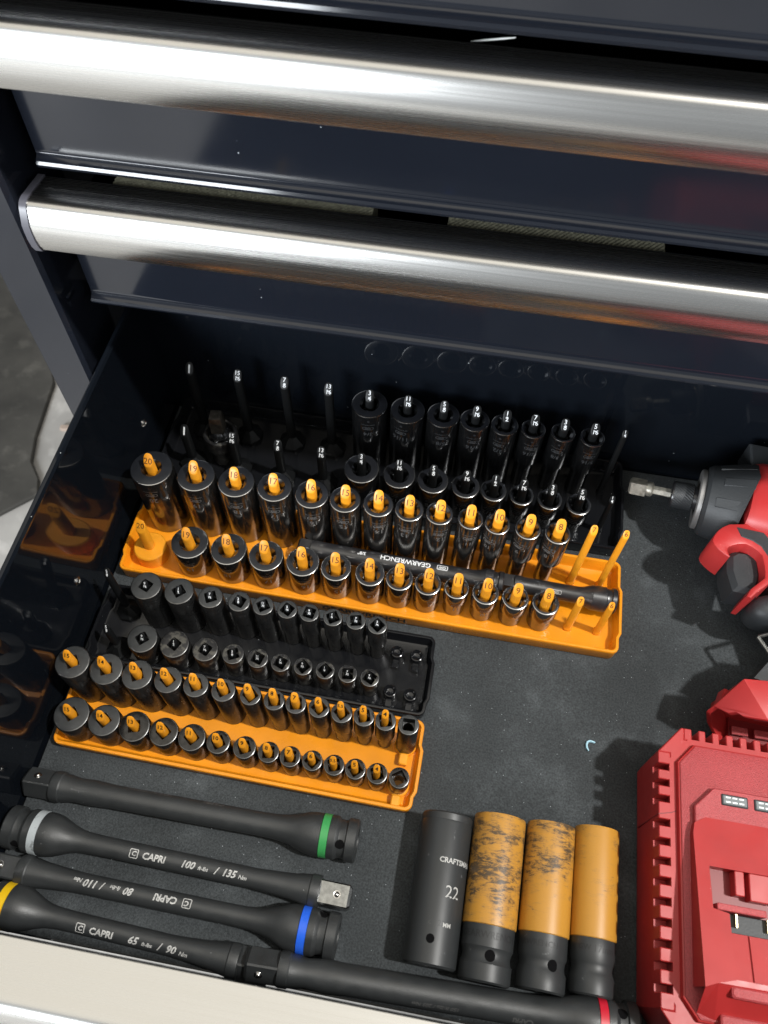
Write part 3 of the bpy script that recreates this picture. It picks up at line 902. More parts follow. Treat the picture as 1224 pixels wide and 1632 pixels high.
# ------------------------------------------------------------------ long tools
def text_on_bar(p0, p1, r, items, ink, parent, ang, frames=(), flip=False):
    """lettering wrapped on a bar; u runs along the bar from p0, ang tilts it from the top of the bar"""
    p0, p1 = Vector(p0), Vector(p1)
    rfun = r if callable(r) else (lambda u: r)
    ax = (p1 - p0).normalized()
    up = Vector((0, 0, 1))
    up = (up - ax * up.dot(ax)).normalized()
    side = ax.cross(up)          # towards -y for an axis along +x
    def fn(u, v):
        if flip:
            u, v = -u, -v
        q = rfun(u)
        a = ang - v / q
        return p0 + ax * u + (up * math.cos(a) + side * math.sin(a)) * (q + 0.08)
    g = MB()
    if flip:
        items = [(s, sz, -x, -y, b_, sh) for s, sz, x, y, b_, sh in items]
        frames = [(-x1, -x0, -y1, -y0, w) for x0, x1, y0, y1, w in frames]
    put_text(g, items, fn, 0.9)
    for x0, x1, y0, y1, w in frames:
        put_frame(g, x0, x1, y0, y1, w, fn, 0.9)
    return g.build('lettering', ink, parent, smooth=False)

def radius_at(prof, z):
    for (r0, z0), (r1, z1) in zip(prof, prof[1:]):
        if z0 <= z <= z1 and z1 > z0:
            return r0 + (r1 - r0) * (z - z0) / (z1 - z0)
    return prof[-1][0]
def round_hole(mt, prof, s, ang, rr, parent, name='pin_hole'):
    """a dark disc following the turned surface, coloured as the shade inside a drilled hole"""
    def pt(u, v, lift):
        r = radius_at(prof, s + v) + lift
        a = ang + u / r
        return mt @ Vector((r * math.cos(a), r * math.sin(a), s + v))
    ring = lambda k, lift: [pt(k * rr * math.cos(2 * math.pi * i / 24), k * rr * math.sin(2 * math.pi * i / 24), lift) for i in range(24)]
    return MB().loft([ring(1.0, -0.4), ring(1.0, 0.07), ring(0.85, 0.09), ring(0.5, 0.10), ring(0.12, 0.11)]).build(name, 'hole_shade', parent)  # nothing is cut out: the disc colour gives the shade
STICKS = {}
def torque_stick(name, label, pd, ph, r_shaft, band_mt, sq_mt='bar_black', hole_ang=0.6, r_head=12.2, sq=6.35, sq_roll=0.0, ball_ang=0.5):
    """pd: drive-square end, ph: socket-head end; axis points"""
    pd, ph = Vector(pd), Vector(ph)
    L = (ph - pd).length
    mt = axis_matrix(pd, ph)
    base = empty(name, pd)
    tag(base, label, 'torque stick', 'torque sticks at the front of the drawer')
    inv = Matrix.Translation(-pd)
    mt = inv @ mt
    m = MB()
    # neck behind the square, slim shaft, flared head with a groove
    prof = [(sq * 1.05, 17.5), (sq * 1.38, 18.2), (sq * 1.42, 19.5), (sq * 1.42, 23.5), (sq * 1.34, 24.2), (sq * 1.30, 26), (sq * 1.12, 33), (r_shaft + 0.7, 44), (r_shaft, 56)]
    h0 = L - 47
    prof += [(r_shaft, h0 - 12), (r_shaft + 0.25, h0 - 3), (r_shaft + 0.9, h0 + 3), (r_shaft + (r_head - r_shaft) * .34, h0 + 8), (r_shaft + (r_head - r_shaft) * .62, h0 + 12.5), (r_shaft + (r_head - r_shaft) * .86, h0 + 16.5), (r_head - .25, h0 + 19.6), (r_head, h0 + 21.5), (r_head, h0 + 25.2), (r_head - 0.6, h0 + 25.3),
             (r_head - 0.6, h0 + 30.2), (r_head, h0 + 30.3), (r_head, h0 + 34), (r_head - 0.5, h0 + 35.0), (r_head - 1.5, h0 + 36.2), (r_head - 1.7, h0 + 38.5), (r_head - 1.3, h0 + 40.2), (r_head, h0 + 40.8),
             (r_head, h0 + 46), (r_head - 1, h0 + 47), (7.2, h0 + 47), (6.9, h0 + 45), (6.6, h0 + 35)]
    m.lathe(prof, 44, mt)
    m.build('bar', 'bar_black', base, angle=24)
    # coloured band
    MB().lathe([(r_head - 0.55, h0 + 25.4), (r_head + 0.12, h0 + 25.6), (r_head + 0.12, h0 + 30.0), (r_head - 0.55, h0 + 30.15)], 44, mt, False, False).build('colour_band', band_mt, base)
    # drive square
    def sqr(hw, z, c):
        pts = []
        for sx, sy in ((1, 1), (-1, 1), (-1, -1), (1, -1)):
            a, bq = (hw * sx, (hw - c) * sy), ((hw - c) * sx, hw * sy)
            pts += [a, bq] if sx * sy > 0 else [bq, a]
        q = Matrix.Rotation(sq_roll, 4, 'Z')
        return [mt @ (q @ Vector((x, y, z))) for x, y in pts]
    s_ = MB().loft([sqr(sq - 1.2, 0, 1.0), sqr(sq, 1.6, 0.8), sqr(sq, 19, 0.8)])
    so = s_.build('drive_square', sq_mt, base, angle=20)
    bm_ = mt @ Matrix.Rotation(sq_roll, 4, 'Z') @ Matrix.Rotation(ball_ang, 4, 'Z') @ Matrix.Translation((sq - 0.4, 0, 8.0)) @ Matrix.Rotation(R(90), 4, 'Y')
    MB().lathe([(2.3, 0.42), (2.2, 0.55), (1.7, 0.5), (1.6, 0.45), (1.35, 1.0), (0.8, 1.45), (0.1, 1.6)], 20, bm_).build('detent_ball', 'rivet_steel', so)
    # dark disc for the pin hole in the groove of the head
    round_hole(mt, prof[:-3], h0 + 37.6, hole_ang, 2.7, base)
    STICKS[base.name] = prof
    return base
def rel(p, o):
    return Vector(p) - Vector(o)
def local_angle_to(pd, ph, dirv):
    """angle about the local z of the bar whose +x axis points closest to dirv"""
    mt = axis_matrix(pd, ph).to_3x3()
    l = mt.transposed() @ Vector(dirv)
    return math.atan2(l.y, l.x)

UPV = (0, -0.25, 1)
def stick(name, label, pd, ph, r, band, hole_dir, ball_dir, **kw):
    ha = local_angle_to(pd, ph, hole_dir)
    ba = local_angle_to(pd, ph, ball_dir)
    # square turned so one flat looks along ball_dir
    return torque_stick(name, label, pd, ph, r, band, hole_ang=ha, sq_roll=ba, ball_ang=0.0, **kw)
g1 = ((-228.5, 76.0, 9.6), (-22.5, 75.8, 12.2))
s1 = stick('torque_stick', 'black torque stick with a green band on its right end', *g1, 6.8, 'band_green', (0.0, -0.45, 0.9), (0, 0.55, 0.85))
g2 = ((-20.5, 45.2, 12.4), (-226.5, 49.2, 12.2))
s2 = stick('torque_stick', 'black torque stick with a pale grey band and bright steel drive square', *g2, 5.6, 'band_grey', (0.0, -0.85, 0.5), (0, 0.02, 1), sq_mt='bright_steel')
g3 = ((-229.5, 28.0, 9.6), (-24.0, 25.2, 12.2))
s3 = stick('torque_stick', 'black torque stick with a blue band, between the grey and yellow banded ones', *g3, 5.6, 'band_blue', (0.0, 0.85, 0.5), (0, 0.05, 1))
g4 = ((-57.0, 3.6, 9.6), (-230.0, 9.6, 12.2))
s4 = stick('torque_stick', 'black torque stick with a yellow band at the left drawer wall', *g4, 5.4, 'band_yellow', (0.0, 0.5, 0.8), (0, -0.8, 0.6))
g5 = ((-70.5, 4.4, 15.6), (139.8, 9.8, 12.4))
s5 = stick('torque_stick', 'thick black torque stick with a red band beside the charger', *g5, 7.7, 'band_red', (0.0, 0.5, 0.8), (0, -0.75, 0.66))
def stick_text(root, pd, ph, r, items, ink, ang, flip=False, frames=()):
    o = Vector(pd)
    p, q = rel(pd, o), rel(ph, o)
    prof = STICKS[root.name]
    L = (q - p).length
    rf = lambda u: radius_at(prof, u)
    if (Vector(ph) - Vector(pd)).x < 0:     # lay the text out from left to right
        p, q = q, p
        rf = lambda u: radius_at(prof, L - u)
    return text_on_bar(p, q, rf, items, ink, root, ang, frames, flip)
# u counts mm from the left end of each bar
stick_text(s2, *g2, 5.6, [('C', 3.6, 78.5, 0, 0.04, 0.15), ('CAPRI', 5.0, 90.5, -0.2, 0.035, 0.1), ('100', 5.4, 110.5, 0, 0.03, 0.3), ('ft-lbs', 3.0, 119.8, -0.4, 0.02, 0.3), ('/', 5.4, 127.4, 0, 0.02, 0.3), ('135', 5.4, 135.0, 0, 0.03, 0.3), ('Nm', 3.2, 143.2, -0.6, 0.02, 0.3)],
           'bar_ink', 0.18, frames=[(75.9, 81.1, -2.6, 2.6, 0.5)])
stick_text(s3, *g3, 5.6, [('C', 3.6, 119.0, 0, 0.04, 0.15), ('CAPRI', 5.0, 106.5, 0.2, 0.035, 0.1), ('80', 5.4, 85.0, 0, 0.03, 0.3), ('ft-lbs', 3.0, 76.8, 0.4, 0.02, 0.3), ('/', 5.4, 69.6, 0, 0.02, 0.3), ('110', 5.4, 62.6, 0, 0.03, 0.3), ('Nm', 3.2, 54.6, 0.6, 0.02, 0.3)],
           'bar_ink', -0.10, True, frames=[(116.4, 121.6, -2.6, 2.6, 0.5)])
stick_text(s4, *g4, 5.4, [('C', 3.6, 65.0, 0, 0.04, 0.15), ('CAPRI', 5.0, 77.0, -0.2, 0.035, 0.1), ('65', 5.4, 95.2, 0, 0.03, 0.3), ('ft-lbs', 3.0, 103.4, -0.4, 0.02, 0.3), ('/', 5.4, 110.4, 0, 0.02, 0.3), ('90', 5.4, 117.0, 0, 0.03, 0.3), ('Nm', 3.2, 124.4, -0.6, 0.02, 0.3)],
           'bar_ink', 0.42, frames=[(62.4, 67.6, -2.6, 2.6, 0.5)])
stick_text(s5, *g5, 7.7, [('CAPRI', 4.0, 150, 0, 0.02, 0.1), ('150 ft-lbs / 203 Nm', 3.2, 104, 0, 0.01, 0.3)], 'faint_ink', 0.75, True)
stick_text(s1, *g1, 6.8, [('CAPRI', 4.6, 118, 0, 0.02, 0.1), ('150 ft-lbs / 200 Nm', 3.6, 78, 0, 0.01, 0.3)], 'faint_ink', -1.05, True)

# extension bars lying in the large orange tray
def extension(label, pd, ph, r, rh, hl):
    pd, ph = Vector(pd), Vector(ph)
    o = empty('extension_bar', pd)
    tag(o, label, 'extension bar', 'extension bars in the large orange tray')
    mt = Matrix.Translation(-pd) @ axis_matrix(pd, ph)
    L = (ph - pd).length
    MB().lathe([(4.6, 9), (6.3, 9.6), (6.5, 13), (r, 17), (r, L - hl - 7), (r + .4, L - hl - 4), (rh - .5, L - hl + 1), (rh, L - hl + 2), (rh, L - 7.5), (rh - .9, L - 6.8), (rh - 1.1, L - 5), (rh - .9, L - 4), (rh, L - 3.4), (rh, L - .8), (rh - .8, L), (4.9, L), (4.8, L - 8)], 36, mt).build('bar', 'ext_black', o, angle=24)
    MB().lathe([(4.6, 0), (6.4, 1.2), (6.4, 10)], 4, mt, rot=R(45)).build('drive_square', 'ext_black', o, smooth=False)
    return o
e1p = ((-100, 260.3, 18.2), (46.0, 256.2, 17.4))
e1 = extension('black extension bar with white lettering, between the sockets of the orange tray', *e1p, 6.2, 8.6, 15)
e2p = ((44.0, 258.6, 16.2), (124.0, 257.6, 15.0))
e2 = extension('short black extension bar touching the right end of the orange tray', *e2p, 6.0, 8.8, 19)
text_on_bar(rel(e1p[0], e1p[0]), rel(e1p[1], e1p[0]), 6.2, [('GEARWRENCH', 5.2, 77, 0, 0.02, 0.0), ('GW', 2.8, 103, 0, 0.03, 0.0), ('3/8"', 3.6, 46, 0, 0.02, 0.0)], 'white_ink', e1, -0.12, [(99.2, 106.8, -1.9, 1.9, 0.45)], True)
text_on_bar(rel(e2p[0], e2p[0]), rel(e2p[1], e2p[0]), 6.0, [('GW', 2.0, 38.5, 0, 0.03, 0.0)], 'grey_ink', e2, 0.55, [(35, 42, -1.4, 1.4, 0.4)], True)

# universal joint standing between the bare pins of the large black tray
uj = empty('universal_joint', (-177.2, 338.2, 3.2))
tag(uj, 'worn black universal joint adapter standing between bare pins in the large black tray', 'adapter')
MB().lathe([(10.2, 0), (10.6, 0.8), (10.6, 12), (11.8, 15), (12.9, 17), (13.1, 26), (12.6, 29), (11.6, 30), (10.2, 29.4), (9.6, 27), (8.8, 24)], 40).build('cup', 'worn_black', uj)
MB().lathe([(8.6, 22), (9.2, 25), (8.6, 28.5), (6.8, 31.5), (5.2, 33)], 32).build('ball', 'chrome_dark', uj)
MB().lathe([(5.6, 32), (6.7, 33), (6.7, 45), (6.0, 49.5), (5.4, 50.5)], 4, Matrix.Rotation(R(45 + 6), 4, 'Z')).build('drive_square', 'grime_dark', uj, smooth=False)
MB().box(-1.6, 1.6, -10.9, -8.4, 24.5, 30.6, .4).build('yoke_pin', 'chrome_dark', uj)

# ------------------------------------------------------------------ big impact sockets lying on the foam
def lying_socket(name, label, cat, xc, yc, prof, mt, r_bore, sleeve=None, yaw=0.0, hole=None, z=None, tilt=0.0):
    """prof along y from the drive end (near the viewer) to the nut end; origin mid-length"""
    ln = prof[-1][1]
    rmax = max(r for r, _ in prof + (sleeve[0] if sleeve else []))
    o = empty(name, (xc, yc, rmax + 0.1 if z is None else z))
    o.rotation_euler = (tilt, 0, yaw)
    tag(o, label, cat, 'large impact sockets lying on the foam')
    mt4 = Matrix.Translation((0, -ln / 2, 0)) @ Matrix.Rotation(R(-90), 4, 'X')
    r_end = prof[-1][0]
    MB().lathe([(7.0, 12), (7.0, 0.6)] + [(r, s) for r, s in prof] + [(r_bore, ln), (r_bore, ln - 25)], 48, mt4).build('socket_body', mt, o, angle=26)
    if sleeve:
        sp, sm = sleeve
        MB().lathe(sp, 48, mt4, False, False).build('sleeve', sm, o, angle=30)
    if hole:
        st, ang, rr, rad = hole
        round_hole(mt4, prof, st, ang, rr, o)
    return o
def band_text(o, ln, rad, items, ink, name='lettering', ang0=0.0):
    """text across the socket: u around the circumference (to +x), v along the length"""
    def fn(u, v):
        a = ang0 + u / rad
        return (rad * math.sin(a), v - ln / 2, rad * math.cos(a))
    put_text(MB(), items, fn).build(name, ink, o, smooth=False)
# angle helper: in mt4 frame the top (+z world) is the local -y axis
TOPA = -math.pi / 2
o = lying_socket('impact_socket', 'plain matte black deep impact socket marked 22, leftmost of the four lying sockets', 'impact socket', 27.6, 58.8,
                 [(13.6, 0), (14.8, 1.2), (14.9, 6), (14.9, 74), (14.6, 75), (14.8, 76), (14.9, 78.4), (14.2, 79.4)], 'scuffed', 12, yaw=R(-0.4), hole=(13.0, TOPA - 0.12, 2.3, 14.85))
band_text(o, 79.4, 14.98, [('CRAFTSMAN', 3.9, 9.0, 53.0, 0.03), ('22', 9.0, 7.6, 37.0, 0.0), ('MM', 3.2, 6.5, 20.5, 0.01)], 'grey_ink')
band_text(o, 79.4, 14.96, [('22', 4.2, 3.2, 21.0, 0.0)], 'emboss', 'embossing')
wp = [(12.4, 0), (13.6, 1.0), (13.8, 3), (13.8, 9.0), (13.0, 10.6), (12.6, 13), (13.0, 15.4), (13.8, 17), (13.9, 28), (13.4, 29), (13.4, 85.5), (13.0, 86)]
def wheel(label, xc, yc, k, sm, yaw, hang, words, wang=0.0, flutes=False):
    prof = [(r * k, s) for r, s in wp]
    sl = ([(13.95 * k, 27.6), (14.45 * k, 28.0), (14.5 * k, 29), (14.5 * k, 84.8), (14.2 * k, 86.0), (12.6 * k, 86.2)], sm)
    o = lying_socket('wheel_socket', label, 'wheel socket', xc, yc, prof, 'scuffed', 11.2 * k, sl, yaw, (13.0, TOPA + hang, 2.9, 12.9 * k))
    band_text(o, 86, 13.95 * k, words, 'emboss', 'embossing', wang)
    return o
wheel('black wheel socket with a heavily scuffed yellow sleeve, next to the plain black socket', 58.2, 59.4, 1.04, 'yellow0', R(-1.0), 0.05, [('GEARWRENCH', 5.0, -1.0, 22.5, 0.01)])
wheel('wheel socket with a yellow sleeve dirty in its upper half, third from the left', 88.6, 60.6, 0.965, 'yellow1', R(-0.9), 0.32, [('GEARWRENCH', 4.2, -8.0, 22.5, 0.01)])
wheel('wheel socket with a clean yellow sleeve beside the red charger', 115.9, 63.2, 0.885, 'yellow2', R(-0.6), 1.35, [('17mm', 5.0, 4.0, 22.5, 0.01), ('GW', 4.0, -7.0, 22.5, 0.01)])

# ------------------------------------------------------------------ charger
CX0, CX1, CY0, CY1 = 141.5, 300.0, 7.0, 164.0
ch = empty('battery_charger', ((CX0 + CX1) / 2, (CY0 + CY1) / 2, 0))
tag(ch, 'red battery charger with notched edges at the lower right of the drawer', 'battery charger')
ox, oy = (CX0 + CX1) / 2, (CY0 + CY1) / 2
def cp(name, m, mt, **k):
    m.v = [(x - ox, y - oy, z) for x, y, z in m.v]
    return m.build(name, mt, ch, **k)
def chpoly(i, lx=0.0):
    x0, x1, y0, y1, c = CX0 + i, CX1 - i, CY0 + i, CY1 - i, 13 - i * 0.4
    return [(x0, y0 + c), (x0 + c * .8, y0), (x1 - c * .8, y0), (x1, y0 + c), (x1, y1 - c * 1.2), (x1 - c * 1.0, y1), (x0 + c * 1.05, y1), (x0, y1 - c * 1.25)]
cp('base', MB().loft([[(x, y, z) for x, y in chpoly(i)] for i, z in ((3.0, 1.0), (1.2, 3.0), (0.6, 12.0), (0.15, 33.0), (0.0, 39.0), (1.0, 39.0))]), 'red')
cp('inner_shell', MB().loft([[(x, y, z) for x, y in chpoly(i)] for i, z in ((6.6, 30.0), (6.6, 49.2))]), 'deep_red')
# notched upper edge: the fins left standing between the slots
def fin(x0, x1, y0, y1):
    cp('edge_fin', MB().box(x0, x1, y0, y1, 38.9, 50.0, 0.45), 'red', smooth=False)
yedges = [20.0]
slots = []
y = 24.2
pitch, slot = 9.35, 3.7
ys = [146.0 - 6.2]            # top slot near the rear corner
# slots, rear three and then eight more after the parting line
left_slots = [139.6, 130.6, 121.7] + [108.8 - 10.0 * i for i in range(9)]
prev = 148.0
for s in left_slots:
    fin(CX0, CX0 + 6.9, s + slot / 2, prev)
    prev = s - slot / 2
fin(CX0, CX0 + 6.9, 19.6, prev)
prev = 156.6
rear_slots = [163.0 + 7.9 * i for i in range(16)]
for s in rear_slots:
    fin(prev, s - 2.0, CY1 - 6.9, CY1)
    prev = s + 2.0
fin(prev, 287.5, CY1 - 6.9, CY1)
# solid corners and far sides
cp('corner_block', MB().prism([(CX0, 147.95), (CX0 + 6.8, 147.95), (CX0 + 7.0, 143.6), (CX0 + 19.0, 156.8), (CX0 + 15.05, 157.2), (CX0 + 15.1, CY1), (CX0 + 13.6, CY1)], 38.9, 50.0, 0.5), 'red', smooth=False)
cp('corner_block', MB().prism([(CX0 + 10.4, CY0), (CX0 + 18, CY0 + 7), (CX0 + 7, 24), (CX0 + 6.8, 19.55), (CX0, 19.55)], 38.9, 50.0, 0.5), 'red', smooth=False)
cp('front_rail', MB().box(CX0 + 10.5, CX1 - 10, CY0, CY0 + 7, 38.9, 50.0, 0.4), 'red', smooth=False)
cp('right_rail', MB().box(CX1 - 7, CX1, 20, 148, 38.9, 50.0, 0.4), 'red', smooth=False)
# the smooth ledge inside the notches and the grained plate
cp('ledge', MB().loft([[(x, y, z) for x, y in chpoly(i)] for i, z in ((6.2, 48.0), (6.3, 50.0), (9.6, 50.05), (10.2, 53.0), (10.8, 53.4))]), 'red')
cp('grained_plate', MB().loft([[(x, y, z) for x, y in chpoly(i)] for i, z in ((10.9, 53.0), (11.1, 54.0), (11.6, 54.3))]), 'red_grain')
cp('seam', MB().add([(x, y + q, z) for q in (0, 0.55) for x, y, z in ((CX0 - 0.12, 112.6, 8), (CX0 - 0.12, 112.6, 50.16), (CX0 + 7, 114.4, 50.16), (CX0 + 11, 116.4, 50.2), (CX0 + 11, 116.4, 49), (CX0 + 7, 114.4, 48), (CX0 + 0.5, 112.6, 46), (CX0 + 0.6, 112.6, 8))], [(7, 6, 5, 4, 3, 2, 1, 0), (8, 9, 10, 11, 12, 13, 14, 15)] + [(i, (i + 1) % 8, 8 + (i + 1) % 8, 8 + i) for i in range(8)]), 'deep_red', smooth=False)
# raised LED plate
lp = [(158.6, 104.0), (158.6, 118.6), (169.3, 130.0), (284, 130.0), (284, 104.0)]
cp('indicator_plate', MB().prism(lp[::-1], 54.0, 58.2, 0.6), 'red_grain')
for x in (173.2, 190.9, 208.6):
    w = cp('indicator_window', MB().box(x, x + 14.2, 121.4, 127.4, 58.0, 59.0, 0.4), 'rubber')
    w2 = MB()
    w2.v = []
    w2.box(x + 0.8 - ox, x + 13.4 - ox, 122.2 - oy, 126.6 - oy, 58.6, 59.3, 0.2)
    w2.build('lens', 'window', w)
    for k in range(3):
        for yy in (122.9, 125.3):
            g = MB().box(x + 2.0 + 3.6 * k - ox, x + 4.6 + 3.6 * k - ox, yy - oy, yy + 0.8 - oy, 59.2, 59.45)
            g.build('reflector', 'reflector', w, smooth=False)
# sloping battery ramp
ZR0, ZR1 = 58.0, 71.5
yb, yf = 114.6, 31.5
def zr(y):
    return ZR1 + (ZR0 - ZR1) * (y - yf) / (yb - yf)
def ramp_slab(x0, x1, ya, yb_, zb=54.0, dz=0.0):
    return MB().add([(x0, ya, zb), (x1, ya, zb), (x1, yb_, zb), (x0, yb_, zb), (x0, ya, zr(ya) + dz), (x1, ya, zr(ya) + dz), (x1, yb_, zr(yb_) + dz), (x0, yb_, zr(yb_) + dz)],
                    [(3, 2, 1, 0), (4, 5, 6, 7), (0, 1, 5, 4), (1, 2, 6, 5), (2, 3, 7, 6), (3, 0, 4, 7)])
def quad_ramp(pts, zb=54.0, dz=0.0):
    n = len(pts)
    return MB().loft([[(x, y, zb) for x, y in pts], [(x, y, zr(y) + dz) for x, y in pts]])
# left part of the ramp, then round the terminal pocket
cp('ramp', quad_ramp([(156.2, 31.5), (163.6, 34.4), (163.6, 88), (163.0, 108), (158.0, 109.6), (156.8, 104)]), 'red')
cp('ramp', quad_ramp([(163.6, 88), (284, 88), (284, 112.5), (166.0, 114.4), (158.0, 109.6), (163.0, 108)]), 'red')
cp('ramp', quad_ramp([(163.6, 34.4), (171.5, 36.6), (171.5, 66.2), (163.6, 67.5)]), 'red')
cp('ramp', quad_ramp([(171.5, 37.0), (284, 37.0), (284, 57.6), (171.5, 57.6)], dz=-2.2), 'red')
cp('battery_rail', quad_ramp([(180.6, 37.2), (184.2, 37.2), (184.2, 57.4), (180.6, 57.4)], dz=-1.2), 'red')
cp('front_step', MB().loft([[(157.6, 20.5, 54.0), (166, 18.6, 54.0), (284, 18.6, 54.0), (284, 37, 54.0), (163.6, 37, 54.0)], [(156.4, 31.4, 70.8), (163.6, 34.3, 68.6), (284, 36, 66.8), (284, 37, 67.0), (163.6, 37, 68.8)]]), 'red', smooth=False)
cp('front_lip', MB().box(170, 284, 29.0, 34.2, 60, 68.5, 0.8), 'red_grain')
cp('front_lip', MB().box(168, 284, 15.6, 22.0, 54.0, 58.0, 0.8), 'red_grain')
cp('pocket_floor', MB().box(163.7, 284, 57.5, 88, 50, 55.0), 'deep_red')
cp('pocket_post', MB().box(176.6, 181.4, 76.0, 87.9, 55, 62.2, 0.4), 'red')
cp('pocket_post', MB().box(184.0, 194.5, 74.5, 87.9, 55, 62.2, 0.4), 'red')
cp('pocket_post', MB().box(198.0, 216, 74.5, 87.9, 55, 62.2, 0.4), 'red')
cp('pocket_shelf', MB().box(165.5, 190.0, 67.2, 70.4, 55, 66.4, 0.4), 'red_grain')
tb = cp('terminal_block', MB().box(168.5, 284, 57.7, 66.8, 55, 62.0, 0.5), 'rubber')
for x in (174.8, 190.5, 206.2):
    g = MB().box(x - ox, x + 0.9 - ox, 60.5 - oy, 66.6 - oy, 61.9, 65.0)
    g.build('contact', 'brass', tb, smooth=False)

# ------------------------------------------------------------------ impact driver lying on its side
DC = Vector((176.5, 337.0, 38.0))
th, ph_ = R(10), R(8.0)
AX = Vector((math.cos(th) * math.cos(ph_), -math.sin(th) * math.cos(ph_), math.sin(ph_)))
AXH = Vector((math.cos(th), -math.sin(th), 0))
TH = Vector((-math.sin(th), -math.cos(th), 0))
dd = empty('impact_driver', (215, 300, 0))
tag(dd, 'red and black cordless impact driver lying on its side at the right', 'impact driver')
DO = Vector((215, 300, 0))
def dp(name, m, mt, parent=None, **k):
    m.v = [tuple(Vector(p) - DO) for p in m.v]
    return m.build(name, mt, parent or dd, **k)
am = axis_matrix(DC, DC + AX)
dp('nose_ring', MB().lathe([(12.2, -0.5), (12.8, -2.4), (14.0, -3.0), (20.6, -3.0), (21.4, -2.2), (21.4, 0.4), (20, 1.0)], 48, am), 'grey_metal')
dp('anvil_ring', MB().lathe([(9.6, -1.8), (10.6, -2.9), (11.8, -2.6), (12.3, -1.0)], 40, am), 'bronze')
# knurled collet: rows of small pyramids
m = MB()
kn, kr = 60, 9
rings = []
for j in range(kr + 1):
    s = -18.5 + 13.0 * j / kr
    rings.append([am @ Vector(((9.35 + (0.22 if (i + j) % 2 else 0)) * math.cos(2 * math.pi * i / kn), (9.35 + (0.22 if (i + j) % 2 else 0)) * math.sin(2 * math.pi * i / kn), s)) for i in range(kn)])
m.loft(rings)
dp('collet', m, 'rubber', smooth=False)
dp('collet_lip', MB().lathe([(4.2, -20.4), (8.4, -20.2), (9.4, -19.4), (9.5, -18.4), (9.2, -18.2)], 40, am), 'ext_black')
dp('collet_neck', MB().lathe([(8.9, -6), (8.2, -5), (8.2, -1.0)], 32, am), 'ext_black')
# gearcase with faceted rubber boot; its rear edge is cut on a slant
prof = [(20.4, 0.5), (23.5, 1.2), (25.2, 3.5), (26.6, 10), (28.6, 17), (29.8, 22), (31.2, 36)]
n = 40
rings = []
for r, s in prof:
    rings.append([am @ Vector((r * math.cos(2 * math.pi * i / n), r * math.sin(2 * math.pi * i / n), s)) for i in range(n)])
inv3 = am.to_3x3().transposed()
tl = inv3 @ TH
end = []
for i in range(n):
    a = 2 * math.pi * i / n
    d = Vector((math.cos(a), math.sin(a), 0))
    k = d.dot(Vector((tl.x, tl.y, 0)).normalized())      # +1 on the handle side
    end.append(am @ Vector((31.6 * d.x, 31.6 * d.y, 31 - 8 * k if k > -0.2 else 31)))
rings[-1] = end
rings = rings[:-1] + [[am @ (am.inverted() @ Vector(p)) for p in end]]
dp('gearcase', MB().loft(rings), 'rubber', angle=22)
for a0, wdt, s0, s1 in ((-0.55, 0.30, 8, 30), (0.05, 0.26, 11, 30), (0.62, 0.28, 8, 24)):
    m = MB()
    top_l = inv3 @ Vector((0, 0, 1))
    base_a = math.atan2(top_l.y, top_l.x) + a0
    rr = lambda s: 26.0 + (s - 8) * 0.215
    m.loft([[am @ Vector(((rr(s) + q) * math.cos(base_a + da), (rr(s) + q) * math.sin(base_a + da), s)) for da, q in ((-wdt / 2, -0.3), (-wdt / 2 + .03, 0.9), (wdt / 2 - .03, 0.9), (wdt / 2, -0.3))] for s in (s0, s1)])
    dp('boot_panel', m, 'rubber', smooth=False)
# red motor housing, rounded-octagon loft
def oct_ring(s, rt, rz, dz=0.0):
    out = []
    for i in range(32):
        a = 2 * math.pi * i / 32
        c, sn = math.cos(a), math.sin(a)
        p = 3.2
        k = (abs(c) ** p + abs(sn) ** p) ** (-1 / p)
        out.append(DC + AX * s + TH * (rt * k * c) + Vector((0, 0, rz * k * sn + dz)))
    return out
dp('motor_housing', MB().loft([oct_ring(26, 28, 27), oct_ring(30, 29.5, 28.5), oct_ring(52, 31, 30), oct_ring(84, 31, 30), oct_ring(100, 29, 28), oct_ring(106, 25, 24)]), 'red', angle=40)
dp('rear_cap', MB().loft([oct_ring(100, 29.6, 28.6), oct_ring(112, 28, 27), oct_ring(119, 24, 23), oct_ring(121, 18, 17)]), 'rubber', angle=40)
# side plates: flat shapes of the shell, given thickness
def plate(name, pts, z0, z1, mt, bev=1.4):
    a = sum(pts[i - 1][0] * pts[i][1] - pts[i][0] * pts[i - 1][1] for i in range(len(pts)))
    if a < 0:
        pts = pts[::-1]
    return dp(name, MB().prism(pts, z0, z1, bev), mt, angle=30)
plate('boot_cover', [(203.5, 352.5), (208.5, 346.0), (215.0, 347.2), (222, 352.0), (236, 350), (238, 372), (204, 374)], 40, 63.0, 'rubber')
